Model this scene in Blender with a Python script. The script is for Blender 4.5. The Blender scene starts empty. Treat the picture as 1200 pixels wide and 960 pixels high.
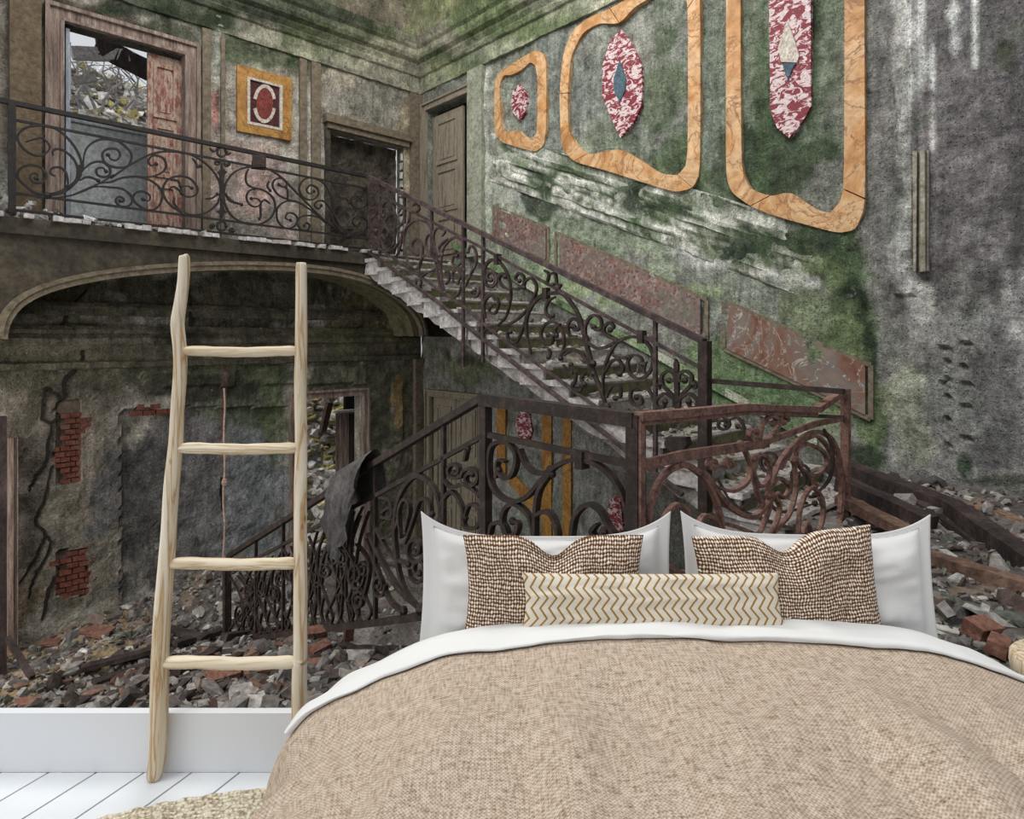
import bpy, bmesh, math, random
import numpy as np
from mathutils import Vector, Matrix, noise
random.seed(7)
rng = np.random.default_rng(7)
PI = math.pi
scn = bpy.context.scene
COL = scn.collection

# ------------------------------------------------------------------ camera, sky, sun, exposure
EYE = 1.66
cam_d = bpy.data.cameras.new('camera'); cam = bpy.data.objects.new('camera', cam_d); COL.objects.link(cam)
cam.location = (0, 0, EYE); cam.rotation_euler = (PI/2, 0, 0)
cam_d.sensor_width = 36; cam_d.lens = 36*750/1200; cam_d.shift_y = -85/1200
cam_d.clip_start = .02; cam_d.clip_end = 200
scn.camera = cam
w = bpy.data.worlds.new('overcast_sky'); scn.world = w; w.use_nodes = True
nt = w.node_tree; bg = nt.nodes['Background']
tc = nt.nodes.new('ShaderNodeTexCoord'); sx = nt.nodes.new('ShaderNodeSeparateXYZ'); rp = nt.nodes.new('ShaderNodeValToRGB')
nt.links.new(tc.outputs['Generated'], sx.inputs[0]); nt.links.new(sx.outputs['Z'], rp.inputs[0]); nt.links.new(rp.outputs[0], bg.inputs[0])
rp.color_ramp.elements[0].position = 0; rp.color_ramp.elements[0].color = (.52, .54, .57, 1)
rp.color_ramp.elements[1].position = .6; rp.color_ramp.elements[1].color = (.90, .93, .98, 1)
bg.inputs[1].default_value = 0.9
sun_d = bpy.data.lights.new('sun', 'SUN'); sun = bpy.data.objects.new('sun', sun_d); COL.objects.link(sun)
sun_d.energy = 1.0; sun_d.angle = math.radians(24); sun_d.color = (1, .97, .93)
sun.location = (-3, -1, 6)
sun.rotation_euler = Vector((.55, .42, -.85)).to_track_quat('-Z', 'Y').to_euler()
def area(name, loc, target, sx_, sy_, e, col=(1, 1, 1)):
    d = bpy.data.lights.new(name, 'AREA'); d.shape = 'RECTANGLE'; d.size = sx_; d.size_y = sy_; d.energy = e; d.color = col
    o = bpy.data.objects.new(name, d); COL.objects.link(o); o.location = loc
    o.rotation_euler = (Vector(target)-Vector(loc)).to_track_quat('-Z', 'Y').to_euler(); return o
area('added_fill_over_stairwell', (-1.0, 5.2, 7.6), (0.2, 8.0, 2.0), 5, 4, 420, (1, .99, .96))  # added fill lamp above the stairwell, brightens the upper hall
area('added_fill_from_left', (-6.2, 3.4, .6), (-3.0, 9.0, -.4), 2.2, 2.6, 150, (1, .95, .88))  # unseen lamp added off to the left to brighten the hall under the gallery
scn.view_settings.view_transform = 'Standard'; scn.view_settings.look = 'None'
scn.view_settings.gamma = 1; scn.view_settings.use_curve_mapping = False
scn.view_settings.exposure = -0.06

# ------------------------------------------------------------------ hall coordinates
S = .8; CA, SA = .73, .6834            # hall axes: u along the gallery, v along the flights, heights from eye level
def H(p):
    u, v, z = p
    return ((u*CA - v*SA)*S, (u*SA + v*CA)*S, EYE + z*S)
def HV(p): u, v, z = p; return Vector(((u*CA - v*SA), (u*SA + v*CA), z))
def ray(x, y): return (x-600)/750, (395-y)/750
def at(x, y, t):
    rx, rz = ray(x, y); return (t*(rx*CA+SA), t*(-rx*SA+CA), t*rz)
def pv(x, y, v): rx, rz = ray(x, y); return at(x, y, v/(-rx*SA+CA))
def pu(x, y, u): rx, rz = ray(x, y); return at(x, y, u/(rx*CA+SA))
def topx(u, v, z):
    X = u*CA-v*SA; Y = u*SA+v*CA
    return 600+750*X/Y, 395-750*z/Y
UW, VW = 7.7, 11.0                     # right wall, left wall planes
VB, US = 9.955, 5.85                   # gallery edge, inner edge of the upper flight

# ------------------------------------------------------------------ mesh builder
class MB:
    def __init__(s, hall=True): s.v = []; s.f = []; s.hall = hall; s.col = []; s.smooth = False; s.uv = None
    def add(s, vs, fs, col=None):
        n = len(s.v); s.v += [tuple(p) for p in vs]; s.f += [tuple(i+n for i in f) for f in fs]
        if col is not None: s.col += [tuple(col)]*len(vs)
    def box(s, a0, a1, b0, b1, c0, c1, col=None, j=0):
        vs = [(x+random.uniform(-j, j), y+random.uniform(-j, j), z+random.uniform(-j, j)) for z in (c0, c1) for y in (b0, b1) for x in (a0, a1)]
        s.add(vs, [(0,2,3,1),(4,5,7,6),(0,1,5,4),(2,6,7,3),(0,4,6,2),(1,3,7,5)], col)
    def bar(s, p, q, w, h, up=(0,0,1), col=None):
        p = Vector(p); q = Vector(q); d = (q-p).normalized(); up = Vector(up)
        r = d.cross(up)
        r = r.normalized() if r.length > 1e-6 else Vector((1,0,0)); n = r.cross(d)
        vs = [o + r*a*w/2 + n*b*h/2 for o in (p, q) for a, b in ((-1,-1),(1,-1),(1,1),(-1,1))]
        s.add(vs, [(0,3,2,1),(4,5,6,7),(0,1,5,4),(1,2,6,5),(2,3,7,6),(3,0,4,7)], col)
    def ribbon(s, path, nrm, w, d, taper=False):
        # flat bar bent along a path lying in the plane with normal nrm: w in the plane, d across it
        n = len(path); P = [Vector(p) for p in path]; N = Vector(nrm).normalized(); vs = []
        for i in range(n):
            t = (P[min(i+1, n-1)]-P[max(i-1, 0)])
            t = t.normalized() if t.length > 1e-9 else Vector((0,0,1))
            b = t.cross(N)
            if b.length < 1e-6: b = Vector((0,0,1))
            b.normalize()
            k = 1.0
            if taper: k = .55+.45*min(1, min(i, n-1-i)/(n*.2))
            for a, c in ((-1,-1),(1,-1),(1,1),(-1,1)): vs.append(P[i]+b*a*w/2*k+N*c*d/2)
        fs = [(0,3,2,1), tuple(4*(n-1)+k for k in (0,1,2,3))]
        for i in range(n-1):
            for k in range(4): fs.append((4*i+k, 4*i+(k+1)%4, 4*i+4+(k+1)%4, 4*i+4+k))
        s.add(vs, fs)
    def tube(s, path, r, n=8, cap=True):
        P = [Vector(p) for p in path]; m = len(P); vs = []; prev = None
        rr = r if hasattr(r, '__len__') else [r]*m
        for i in range(m):
            t = (P[min(i+1,m-1)]-P[max(i-1,0)]).normalized()
            a = t.orthogonal().normalized() if prev is None else (prev - t*prev.dot(t)).normalized()
            prev = a; b = t.cross(a)
            for k in range(n):
                an = 2*PI*k/n; vs.append(P[i]+(a*math.cos(an)+b*math.sin(an))*rr[i])
        fs = [(i*n+k, i*n+(k+1)%n, (i+1)*n+(k+1)%n, (i+1)*n+k) for i in range(m-1) for k in range(n)]
        if cap: fs += [tuple(range(n-1,-1,-1)), tuple((m-1)*n+k for k in range(n))]
        s.add(vs, fs)
    def prism(s, pts, off, col=None):
        n = len(pts); off = Vector(off); vs = [Vector(p) for p in pts]; vs += [p+off for p in vs]
        s.add(vs, [tuple(range(n-1,-1,-1)), tuple(range(n, 2*n))]+[(i, (i+1)%n, n+(i+1)%n, n+i) for i in range(n)], col)
    def lathe(s, c, prof, n=24):
        vs = [(c[0]+r*math.cos(2*PI*k/n), c[1]+r*math.sin(2*PI*k/n), c[2]+z) for r, z in prof for k in range(n)]
        m = len(prof)
        fs = [(i*n+k, i*n+(k+1)%n, (i+1)*n+(k+1)%n, (i+1)*n+k) for i in range(m-1) for k in range(n)]
        fs += [tuple(range(n-1,-1,-1)), tuple((m-1)*n+k for k in range(n))]
        s.add(vs, fs)
    def ball(s, c, r, seg=8, ring=6, sq=(1,1,1)):
        vs = []; fs = []
        for i in range(ring+1):
            a = PI*i/ring
            for k in range(seg):
                b = 2*PI*k/seg; vs.append((c[0]+r*sq[0]*math.sin(a)*math.cos(b), c[1]+r*sq[1]*math.sin(a)*math.sin(b), c[2]+r*sq[2]*math.cos(a)))
        for i in range(ring):
            for k in range(seg): fs.append((i*seg+k, (i+1)*seg+k, (i+1)*seg+(k+1)%seg, i*seg+(k+1)%seg))
        s.add(vs, fs)
    def grid(s, fn, na, nb, closed=False):
        n = len(s.v)
        for i in range(na+1):
            for k in range(nb+1): s.v.append(tuple(fn(i/na, k/nb)))
        for i in range(na):
            for k in range(nb):
                a = n+i*(nb+1)+k; s.f.append((a, a+1, a+nb+2, a+nb+1))
    def build(s, name, mat, parent=None, label=None, cat=None, group=None, kind=None, fixn=True):
        vs = [H(p) for p in s.v] if s.hall else [tuple(p) for p in s.v]
        if parent is None:
            A = np.array(vs); o0 = ((A[:,0].min()+A[:,0].max())/2, (A[:,1].min()+A[:,1].max())/2, A[:,2].min())
        else: o0 = tuple(world_loc[parent.name])
        vs = [(x-o0[0], y-o0[1], z-o0[2]) for x, y, z in vs]
        me = bpy.data.meshes.new(name); me.from_pydata(vs, [], s.f)
        if s.col and len(s.col) == len(vs):
            at_ = me.color_attributes.new('Col', 'FLOAT_COLOR', 'POINT')
            at_.data.foreach_set('color', np.array([(c[0], c[1], c[2], 1) for c in s.col], dtype=np.float32).ravel())
        if s.uv is not None:
            ul = me.uv_layers.new(name='UVMap'); li = np.empty(len(me.loops), dtype=np.int32); me.loops.foreach_get('vertex_index', li)
            ul.data.foreach_set('uv', np.array(s.uv, dtype=np.float32)[li].ravel())
        if fixn and len(s.f) < 30000:
            bm = bmesh.new(); bm.from_mesh(me); bmesh.ops.recalc_face_normals(bm, faces=bm.faces); bm.to_mesh(me); bm.free()
        if s.smooth: me.polygons.foreach_set('use_smooth', [True]*len(me.polygons))
        me.materials.append(mat)
        o = bpy.data.objects.new(name, me); COL.objects.link(o)
        if parent is None: o.location = o0
        else: o.parent = parent
        world_loc[o.name] = o0
        tag(o, label, cat, group, kind); return o
world_loc = {}
def tag(o, label=None, cat=None, group=None, kind=None):
    if label: o['label'] = label
    if cat: o['category'] = cat
    if group: o['group'] = group
    if kind: o['kind'] = kind
    return o
def empty(name, p, label=None, cat=None, group=None, kind=None, hall=True):
    o = bpy.data.objects.new(name, None); COL.objects.link(o); q = H(p) if hall else tuple(p)
    o.location = q; o.empty_display_size = .1; world_loc[o.name] = q
    return tag(o, label, cat, group, kind)
def clone(o, parent=None, delta=(0,0,0), label=None):
    c = o.copy(); COL.objects.link(c)
    if parent is None: c.location = Vector(o.location)+Vector(delta)
    else: c.parent = parent
    if label: c['label'] = label
    for ch in [x for x in bpy.data.objects if x.parent == o]: clone(ch, c)
    return c

# ------------------------------------------------------------------ materials
def lin(r, g, b):
    f = lambda c: ((c/255)/12.92 if c/255 <= .04045 else ((c/255+.055)/1.055)**2.4)
    return (f(r), f(g), f(b), 1)
def catmull(P, n=6):
    out = []
    for i in range(len(P)-1):
        p0 = P[max(i-1,0)]; p1 = P[i]; p2 = P[i+1]; p3 = P[min(i+2, len(P)-1)]
        for k in range(n):
            t = k/n; out.append(tuple(.5*((2*b)+(-a+c)*t+(2*a-5*b+4*c-d)*t*t+(-a+3*b-3*c+d)*t**3) for a, b, c, d in zip(p0, p1, p2, p3)))
    out.append(tuple(P[-1])); return out
class NT:
    def __init__(s, name, rough=.85, spec=.3):
        s.m = bpy.data.materials.new(name); s.m.use_nodes = True; s.t = s.m.node_tree; s.b = s.t.nodes['Principled BSDF']
        s.b.inputs['Roughness'].default_value = rough; s.b.inputs['Specular IOR Level'].default_value = spec
        s.co = s.t.nodes.new('ShaderNodeTexCoord')
    def n(s, t, **k):
        x = s.t.nodes.new('ShaderNode'+t)
        for a, b in k.items(): setattr(x, a, b)
        return x
    def l(s, a, b): s.t.links.new(a, b)
    def mapping(s, scale=(1,1,1), rot=(0,0,0), src='Object'):
        m = s.n('Mapping'); m.inputs['Scale'].default_value = scale; m.inputs['Rotation'].default_value = rot; s.l(s.co.outputs[src], m.inputs[0]); return m.outputs[0]
    def noise(s, scale, detail=6, rough=.6, vec=None, dist=0):
        x = s.n('TexNoise'); x.inputs['Scale'].default_value = scale; x.inputs['Detail'].default_value = detail; x.inputs['Roughness'].default_value = rough
        x.inputs['Distortion'].default_value = dist; s.l(vec or s.co.outputs['Object'], x.inputs['Vector']); return x.outputs['Fac']
    def voro(s, scale, vec=None, feature='F1'):
        x = s.n('TexVoronoi', feature=feature); x.inputs['Scale'].default_value = scale; s.l(vec or s.co.outputs['Object'], x.inputs['Vector']); return x.outputs['Distance']
    def ramp(s, fac, stops, interp='LINEAR'):
        r = s.n('ValToRGB'); cr = r.color_ramp; cr.interpolation = interp
        while len(cr.elements) < len(stops): cr.elements.new(.5)
        for e, (p, c) in zip(cr.elements, stops): e.position = p; e.color = c if len(c) == 4 else (*c, 1)
        s.l(fac, r.inputs[0]); return r.outputs[0]
    def mix(s, fac, a, b, mode='MIX'):
        m = s.n('Mix', data_type='RGBA', blend_type=mode)
        for inp, v in ((m.inputs[0], fac), (m.inputs[6], a), (m.inputs[7], b)):
            if hasattr(v, 'links'): s.l(v, inp)
            else: inp.default_value = v
        return m.outputs[2]
    def math(s, op, a, b=0, c=0):
        m = s.n('Math', operation=op)
        for i, v in enumerate((a, b, c)):
            if hasattr(v, 'links'): s.l(v, m.inputs[i])
            else: m.inputs[i].default_value = v
        return m.outputs[0]
    def bump(s, h, dist=.01, strength=.6, chain=None):
        b = s.n('Bump'); b.inputs['Distance'].default_value = dist; b.inputs['Strength'].default_value = strength; s.l(h, b.inputs['Height'])
        if chain: s.l(chain, b.inputs['Normal'])
        return b.outputs[0]
    def out(s, col, nrm=None, rough=None):
        if hasattr(col, 'links'): s.l(col, s.b.inputs['Base Color'])
        else: s.b.inputs['Base Color'].default_value = col
        if nrm: s.l(nrm, s.b.inputs['Normal'])
        if rough: s.l(rough, s.b.inputs['Roughness'])
        return s.m
def g(v): return (v, v, v, 1)

def mottled(name, cols, scale=3, bscale=18, bd=.015, bs=.7, rough=.9, stretch=(1,1,1), spec=.3, metal=0):
    t = NT(name, rough, spec); v = t.mapping(stretch)
    n1 = t.noise(scale, 8, .68, v); k = len(cols)
    c = t.ramp(n1, [(.3+.4*i/(k-1), cols[i]) for i in range(k)])
    n2 = t.noise(bscale, 8, .7, v)
    c = t.mix(1, c, t.ramp(n2, [(.3, g(.45)), (.7, g(1.35))]), 'MULTIPLY')
    t.b.inputs['Metallic'].default_value = metal
    return t.out(c, t.bump(n2, bd, bs))

def wall_mat():
    t = NT('decayed_plaster', .93, .2)
    a = t.n('Attribute', attribute_name='Col')
    n1 = t.noise(5, 10, .72); n2 = t.noise(34, 8, .75); n3 = t.noise(1.3, 8, .6)
    vec = t.mapping((7, 7, 1.1)); drip = t.noise(3, 6, .65, vec)
    pits = t.voro(26); pit = t.ramp(pits, [(.0, g(0)), (.20, g(1))])
    vm = t.ramp(t.noise(9, 2), [(.5, g(1)), (.62, g(0))])
    pit = t.mix(vm, pit, g(1))
    c = t.mix(1, a.outputs['Color'], t.ramp(n1, [(.30, g(.4)), (.5, g(1.0)), (.70, g(1.75))]), 'MULTIPLY')
    c = t.mix(1, c, t.ramp(n2, [(.3, g(.55)), (.7, g(1.45))]), 'MULTIPLY')
    c = t.mix(.7, c, t.ramp(drip, [(.3, g(.6)), (.7, g(1.35))]), 'MULTIPLY')
    c = t.mix(1, c, t.ramp(n3, [(.35, (.8,.86,.8,1)), (.65, (1.15,1.1,1.08,1))]), 'MULTIPLY')
    c = t.mix(1, c, t.ramp(pits, [(.06, g(.45)), (.2, g(1))]), 'MULTIPLY')
    n4 = t.noise(95, 4, .7); c = t.mix(1, c, t.ramp(n4, [(.34, g(.55)), (.5, g(1)), (.66, g(1.4))]), 'MULTIPLY')
    fl_ = t.noise(7, 12, .78, None, .6); c = t.mix(t.ramp(fl_, [(.60, g(0)), (.64, g(.42))]), c, lin(150, 146, 136))
    dk_ = t.noise(4.5, 12, .8, t.mapping((1, 1, .6)), .4); c = t.mix(1, c, t.ramp(dk_, [(.36, g(.42)), (.44, g(1))]), 'MULTIPLY')
    hs = t.n('HueSaturation'); hs.inputs['Saturation'].default_value = .70; hs.inputs['Value'].default_value = 1.32; t.l(c, hs.inputs['Color']); c = hs.outputs[0]
    h = t.math('ADD', t.math('MULTIPLY', n1, 1.0), t.math('MULTIPLY', n2, .5))
    h = t.math('ADD', h, t.math('MULTIPLY', t.ramp(pits, [(.04, g(0)), (.22, g(1))]), .35))
    return t.out(c, t.bump(h, .05, .9))
M_WALL = wall_mat()
def clean(name, c, rough=.85, fabric=0):
    t = NT(name, rough, .25); k = t.mix(t.noise(1.5, 4, .5), (c[0]*.96, c[1]*.96, c[2]*.97, 1), c)
    return t.out(k, t.bump(t.noise(260 if fabric else 40, 3, .5), .0006 if fabric else .0003, .4))
def attr_mat(name, scale=20, rough=.95, bd=.02):
    t = NT(name, rough, .2); a = t.n('Attribute', attribute_name='Col'); n = t.noise(scale, 8, .7)
    c = t.mix(1, a.outputs['Color'], t.ramp(n, [(.3, g(.5)), (.7, g(1.5))]), 'MULTIPLY')
    return t.out(c, t.bump(n, bd, .8))
M_ROCK = attr_mat('rubble_stone', 22)
M_GROUND = attr_mat('dusty_ground', 30, bd=.03)
M_IRON = mottled('old_dark_iron', [lin(26,21,20), lin(46,36,32), lin(78,60,52)], 14, 60, .004, .5, .66, spec=.35)
M_BLACK = mottled('black_iron', [lin(20,18,18), lin(32,28,27), lin(50,42,38)], 14, 60, .004, .5, .66, spec=.35)
M_RUST = mottled('flaking_rusty_iron', [lin(62,44,40), lin(108,80,74), lin(140,106,92), lin(118,92,88)], 18, 70, .006, .7, .75, metal=.1)
M_IRONP = mottled('stair_iron_purplish', [lin(36,29,29), lin(66,53,53), lin(104,86,84)], 12, 60, .004, .5, .66, spec=.35)
M_SLAB = mottled('sooty_plaster', [lin(44,39,33), lin(66,60,50), lin(86,78,64)], 2.2, 14, .02, .6)
M_RIM = mottled('arch_moulding_plaster', [lin(84,74,62), lin(120,108,92), lin(92,90,66)], 4, 20, .01, .6)
M_STEP = mottled('chalky_step_stone', [lin(92,86,74), lin(150,144,136), lin(176,170,166), lin(104,104,76)], 5, 25, .02, .7)
M_STEPEND = mottled('chalky_step_end', [lin(150,146,142), lin(196,192,190), lin(170,160,150)], 5, 25, .02, .7)
M_SOFF = mottled('mossy_soffit', [lin(70,74,46), lin(110,108,80), lin(64,60,48)], 2.5, 16, .03, .7)
M_DOORW = mottled('weathered_pinkish_wood', [lin(70,56,50), lin(130,112,102), lin(178,162,150)], 3, 30, .006, .6, .8, (6,6,.6))
M_DOORR = mottled('peeling_red_wood', [lin(84,42,36), lin(138,92,82), lin(172,156,138), lin(110,62,54)], 6, 30, .006, .7, .8, (3,3,1))
M_DOORG = mottled('grey_brown_wood', [lin(84,76,64), lin(148,138,122), lin(112,106,88)], 3, 30, .006, .6, .8, (6,6,.6))
M_DOORB = mottled('faded_blue_wood', [lin(92,100,110), lin(140,148,158), lin(176,180,186)], 3, 30, .006, .5, .8, (6,6,.6))
M_DARKN = mottled('bare_dark_masonry', [lin(30,28,26), lin(64,58,52), lin(92,84,72), lin(46,52,34)], 3.5, 20, .05, .9)
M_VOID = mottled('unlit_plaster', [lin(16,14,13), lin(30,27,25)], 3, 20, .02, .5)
M_BEAM = mottled('charred_beam_wood', [lin(28,23,22), lin(56,46,44), lin(84,70,66)], 4, 30, .012, .8, .85, (2,2,1))
M_BEAMB = mottled('brown_beam_wood', [lin(62,46,40), lin(104,80,68), lin(136,112,98)], 4, 30, .012, .8, .85)
M_TAN = mottled('tan_timber', [lin(110,86,68), lin(158,128,104)], 4, 30, .01, .7)
M_BRICK = mottled('old_red_brick', [lin(74,40,34), lin(108,62,50), lin(112,84,72)], 7, 34, .008, .8)
M_BRICKO = mottled('orange_brick', [lin(92,64,54), lin(126,88,74), lin(118,100,92)], 9, 40, .01, .8)
M_MORTAR = mottled('crumbling_mortar', [lin(64,56,48), lin(110,98,86)], 8, 40, .01, .7)
M_CLOTH = mottled('sooty_cloth', [lin(44,41,40), lin(80,77,76), lin(104,101,100)], 4, 30, .01, .6)
def marble(name, cols, sc, veins=None, rough=.55):
    t = NT(name, rough, .35); v = t.mapping((1, 1, 1)); n = t.noise(sc, 8, .65, v, 1.2)
    c = t.ramp(n, [(.28+.44*i/(len(cols)-1), cols[i]) for i in range(len(cols))])
    n2 = t.noise(sc*5, 6, .7)
    c = t.mix(1, c, t.ramp(n2, [(.3, g(.72)), (.7, g(1.2))]), 'MULTIPLY')
    if veins:
        vn = t.noise(sc*.9, 5, .6, None, 2.0); vv = t.math('ABSOLUTE', t.math('SUBTRACT', vn, .5))
        c = t.mix(t.ramp(vv, [(.0, g(1)), (.022, g(0))]), c, veins)
    return t.out(c, t.bump(n2, .008, .5))
M_ORANGE = marble('ochre_scagliola', [lin(134,90,50), lin(178,130,80), lin(198,164,124), lin(160,112,66)], 2.2, lin(130,90,60))
M_ORANGE2 = marble('ochre_scagliola_dark', [lin(122,82,36), lin(164,120,58), lin(184,142,84)], 2.5, lin(110,70,34))
M_MAROON = marble('maroon_scagliola', [lin(84,26,36), lin(118,44,52), lin(130,54,62), lin(206,184,184)], 7, None)
def maroon():
    t = NT('maroon_white_scagliola', .6); v = t.mapping((1, 1, 1.9), (0, .5, 0)); n = t.noise(9, 5, .62, v, 1.4)
    c = t.ramp(n, [(.46, lin(116,40,50)), (.50, lin(128,54,62)), (.54, lin(206,190,190)), (.7, lin(178,160,160))])
    n2 = t.noise(40, 6, .7); c = t.mix(1, c, t.ramp(n2, [(.3, g(.7)), (.7, g(1.2))]), 'MULTIPLY')
    return t.out(c, t.bump(n, .01, .5))
M_MAROON = maroon()
def breccia():
    t = NT('red_breccia_marble', .7); v = t.n('TexVoronoi'); v.inputs['Scale'].default_value = 30; t.l(t.co.outputs['Object'], v.inputs['Vector'])
    sep = t.n('SeparateColor'); t.l(v.outputs['Color'], sep.inputs[0])
    c = t.ramp(sep.outputs[0], [(0, lin(92,62,56)), (.35, lin(128,92,82)), (.65, lin(116,100,98)), (1, lin(150,134,128))])
    e = t.voro(30, None, 'DISTANCE_TO_EDGE'); c = t.mix(t.ramp(e, [(0, g(.6)), (.03, g(0))]), c, lin(168,158,150))
    n2 = t.noise(4, 8, .7); c = t.mix(1, c, t.ramp(n2, [(.3, g(.5)), (.7, g(1.25))]), 'MULTIPLY')
    c = t.mix(t.ramp(t.noise(2.2, 8, .7), [(.46, g(0)), (.62, g(.75))]), c, lin(100,102,92))
    return t.out(c, t.bump(n2, .01, .5))
M_BRECCIA = breccia()
def breccia2():
    t = NT('brown_veined_marble', .6); n = t.noise(1.6, 8, .65, None, 1.5)
    c = t.ramp(n, [(.34, lin(92,56,48)), (.45, lin(118,86,70)), (.55, lin(112,104,98)), (.68, lin(140,116,98))])
    vn = t.noise(2.4, 5, .6, None, 2.5); vv = t.math('ABSOLUTE', t.math('SUBTRACT', vn, .5))
    c = t.mix(t.ramp(vv, [(.0, g(1)), (.012, g(0))]), c, lin(176,170,162))
    return t.out(c, t.bump(t.noise(30, 6, .7), .006, .5))
M_BRECCIA2 = breccia2()
M_BLUE = mottled('blue_grey_inlay', [lin(56,74,84), lin(84,104,114)], 10, 40, .004, .5)
M_CREAM = mottled('cream_inlay', [lin(170,160,148), lin(204,196,184)], 10, 40, .004, .5)
M_REDIN = mottled('dull_red_inlay', [lin(96,42,38), lin(134,70,62)], 10, 40, .004, .5)
M_DKRED = mottled('dark_maroon_inlay', [lin(58,30,32), lin(84,46,46)], 10, 40, .004, .5)

# room materials
M_WHITE = clean('white_painted_wall', lin(226,228,231), .7)
def plank_mat():
    t = NT('white_plank', .45, .4); v = t.mapping((3, 3, 3)); a = t.n('ObjectInfo')
    c = t.mix(.35, lin(228,232,235), t.ramp(t.noise(1.5, 6, .6, v), [(.3, lin(206,214,220)), (.7, lin(238,240,240))]))
    c = t.mix(.10, c, t.ramp(a.outputs['Random'], [(0, g(.6)), (1, g(1))]))
    return t.out(c, t.bump(t.noise(60, 4, .6, v), .0006, .3))
M_PLANK = plank_mat()
M_GAP = mottled('dark_gap', [lin(26,26,28), lin(40,40,42)], 3, 30)
def ladder_mat():
    t = NT('pale_pine', .6, .3)
    v = t.mapping((16, 16, 1.0)); n = t.noise(1.6, 5, .55, v, .8)
    c = t.ramp(n, [(.30, lin(224,214,194)), (.47, lin(208,194,168)), (.53, lin(176,142,100)), (.58, lin(214,200,176)), (.74, lin(232,224,208))])
    kn = t.voro(2.6, t.mapping((5, 5, 2.2)));  c = t.mix(t.ramp(kn, [(.05, g(1)), (.12, g(0))]), c, lin(132,92,52))
    return t.out(c, t.bump(n, .002, .5))
M_PINE = ladder_mat()
def rung_mat():
    t = NT('pale_pine_rung', .6, .3)
    v = t.mapping((1.2, 16, 16)); n = t.noise(1.6, 5, .55, v, .8)
    c = t.ramp(n, [(.30, lin(232,222,202)), (.48, lin(220,206,180)), (.56, lin(190,166,128)), (.62, lin(228,216,194)), (.74, lin(240,234,218))])
    return t.out(c, t.bump(n, .002, .5))
M_RUNG = rung_mat()
def linen():
    t = NT('beige_linen', .95, .15); u = t.co.outputs['UV']
    mx = t.n('Mapping'); mx.inputs['Scale'].default_value = (150, 24, 1); t.l(u, mx.inputs[0])
    my = t.n('Mapping'); my.inputs['Scale'].default_value = (24, 150, 1); t.l(u, my.inputs[0])
    nx = t.noise(1, 3, .6, mx.outputs[0]); ny = t.noise(1, 3, .6, my.outputs[0])
    s = t.math('MULTIPLY', t.math('ADD', nx, ny), .5)
    c = t.ramp(s, [(.34, lin(128,110,90)), (.46, lin(178,159,139)), (.58, lin(206,190,172))])
    wv = t.n('Mapping'); wv.inputs['Scale'].default_value = (1, 1, 1); t.l(u, wv.inputs[0])
    sp = t.n('SeparateXYZ'); t.l(u, sp.inputs[0])
    wx = t.math('SINE', t.math('MULTIPLY', sp.outputs[0], 620)); wy = t.math('SINE', t.math('MULTIPLY', sp.outputs[1], 620))
    wk = t.math('MULTIPLY', wx, wy)
    c = t.mix(.8, c, t.ramp(t.math('MULTIPLY_ADD', wk, .5, .5), [(.0, g(.5)), (.4, g(.95)), (1, g(1.2))]), 'MULTIPLY')
    h = t.math('ADD', t.math('MULTIPLY', wk, .25), s)
    return t.out(c, t.bump(h, .004, .7))
M_LINEN = linen()
M_SHEET = clean('white_cotton', lin(226,226,223), .9, 1)
M_SHAM = clean('white_sham_cotton', lin(216,215,212), .95, 1)
M_SEAM = mottled('seam_thread', [lin(168,166,162), lin(182,180,176)], 2, 300, .0004, .3)
def knit():
    t = NT('brown_cream_knit', .95, .1); sp = t.n('SeparateXYZ'); u = t.co.outputs['UV']
    wn = t.n('TexNoise'); wn.inputs['Scale'].default_value = 14; t.l(u, wn.inputs['Vector'])
    t.l(u, sp.inputs[0]); off = t.math('MULTIPLY', wn.outputs['Fac'], .02)
    X = t.math('ADD', sp.outputs[0], off); Y = t.math('ADD', sp.outputs[1], off)
    a = t.math('SINE', t.math('MULTIPLY', t.math('ADD', X, t.math('MULTIPLY', Y, .75)), 340))
    b = t.math('SINE', t.math('MULTIPLY', t.math('SUBTRACT', X, t.math('MULTIPLY', Y, .75)), 340))
    k = t.math('MULTIPLY_ADD', t.math('MULTIPLY', a, b), .5, .5)
    k2 = t.math('ADD', t.math('MULTIPLY', k, .8), t.math('MULTIPLY', t.math('ADD', a, b), .08))
    nz = t.noise(60, 2, .5, u); k2 = t.math('ADD', k2, t.math('MULTIPLY', t.math('SUBTRACT', nz, .5), .5))
    c = t.ramp(k2, [(.26, lin(92,62,42)), (.40, lin(146,112,84)), (.50, lin(222,208,188)), (.8, lin(244,236,224))])
    return t.out(c, t.bump(k2, .007, .8))
M_KNIT = knit()
def chevron():
    t = NT('gold_chevron_cotton', .95, .1); sp = t.n('SeparateXYZ'); u = t.co.outputs['UV']; t.l(u, sp.inputs[0])
    tri = t.math('PINGPONG', t.math('ADD', sp.outputs[1], .5), .032)
    ph = t.math('FRACT', t.math('MULTIPLY', t.math('ADD', sp.outputs[0], t.math('MULTIPLY', tri, .8)), 34))
    c = t.ramp(ph, [(.0, lin(222,214,198)), (.66, lin(222,214,198)), (.72, lin(164,128,66)), (.92, lin(150,114,56)), (.98, lin(222,214,198))])
    wx = t.math('MULTIPLY', t.math('SINE', t.math('MULTIPLY', sp.outputs[0], 900)), t.math('SINE', t.math('MULTIPLY', sp.outputs[1], 900)))
    return t.out(c, t.bump(wx, .002, .5))
M_CHEV = chevron()
def rugm():
    t = NT('braided_jute', .95, .1); n = t.voro(95, t.mapping((1, 1, 1)))
    c = t.ramp(n, [(.1, lin(240,236,222)), (.5, lin(218,208,184)), (.85, lin(150,134,104))])
    return t.out(c, t.bump(n, .004, .6))
M_RUG = rugm()

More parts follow.
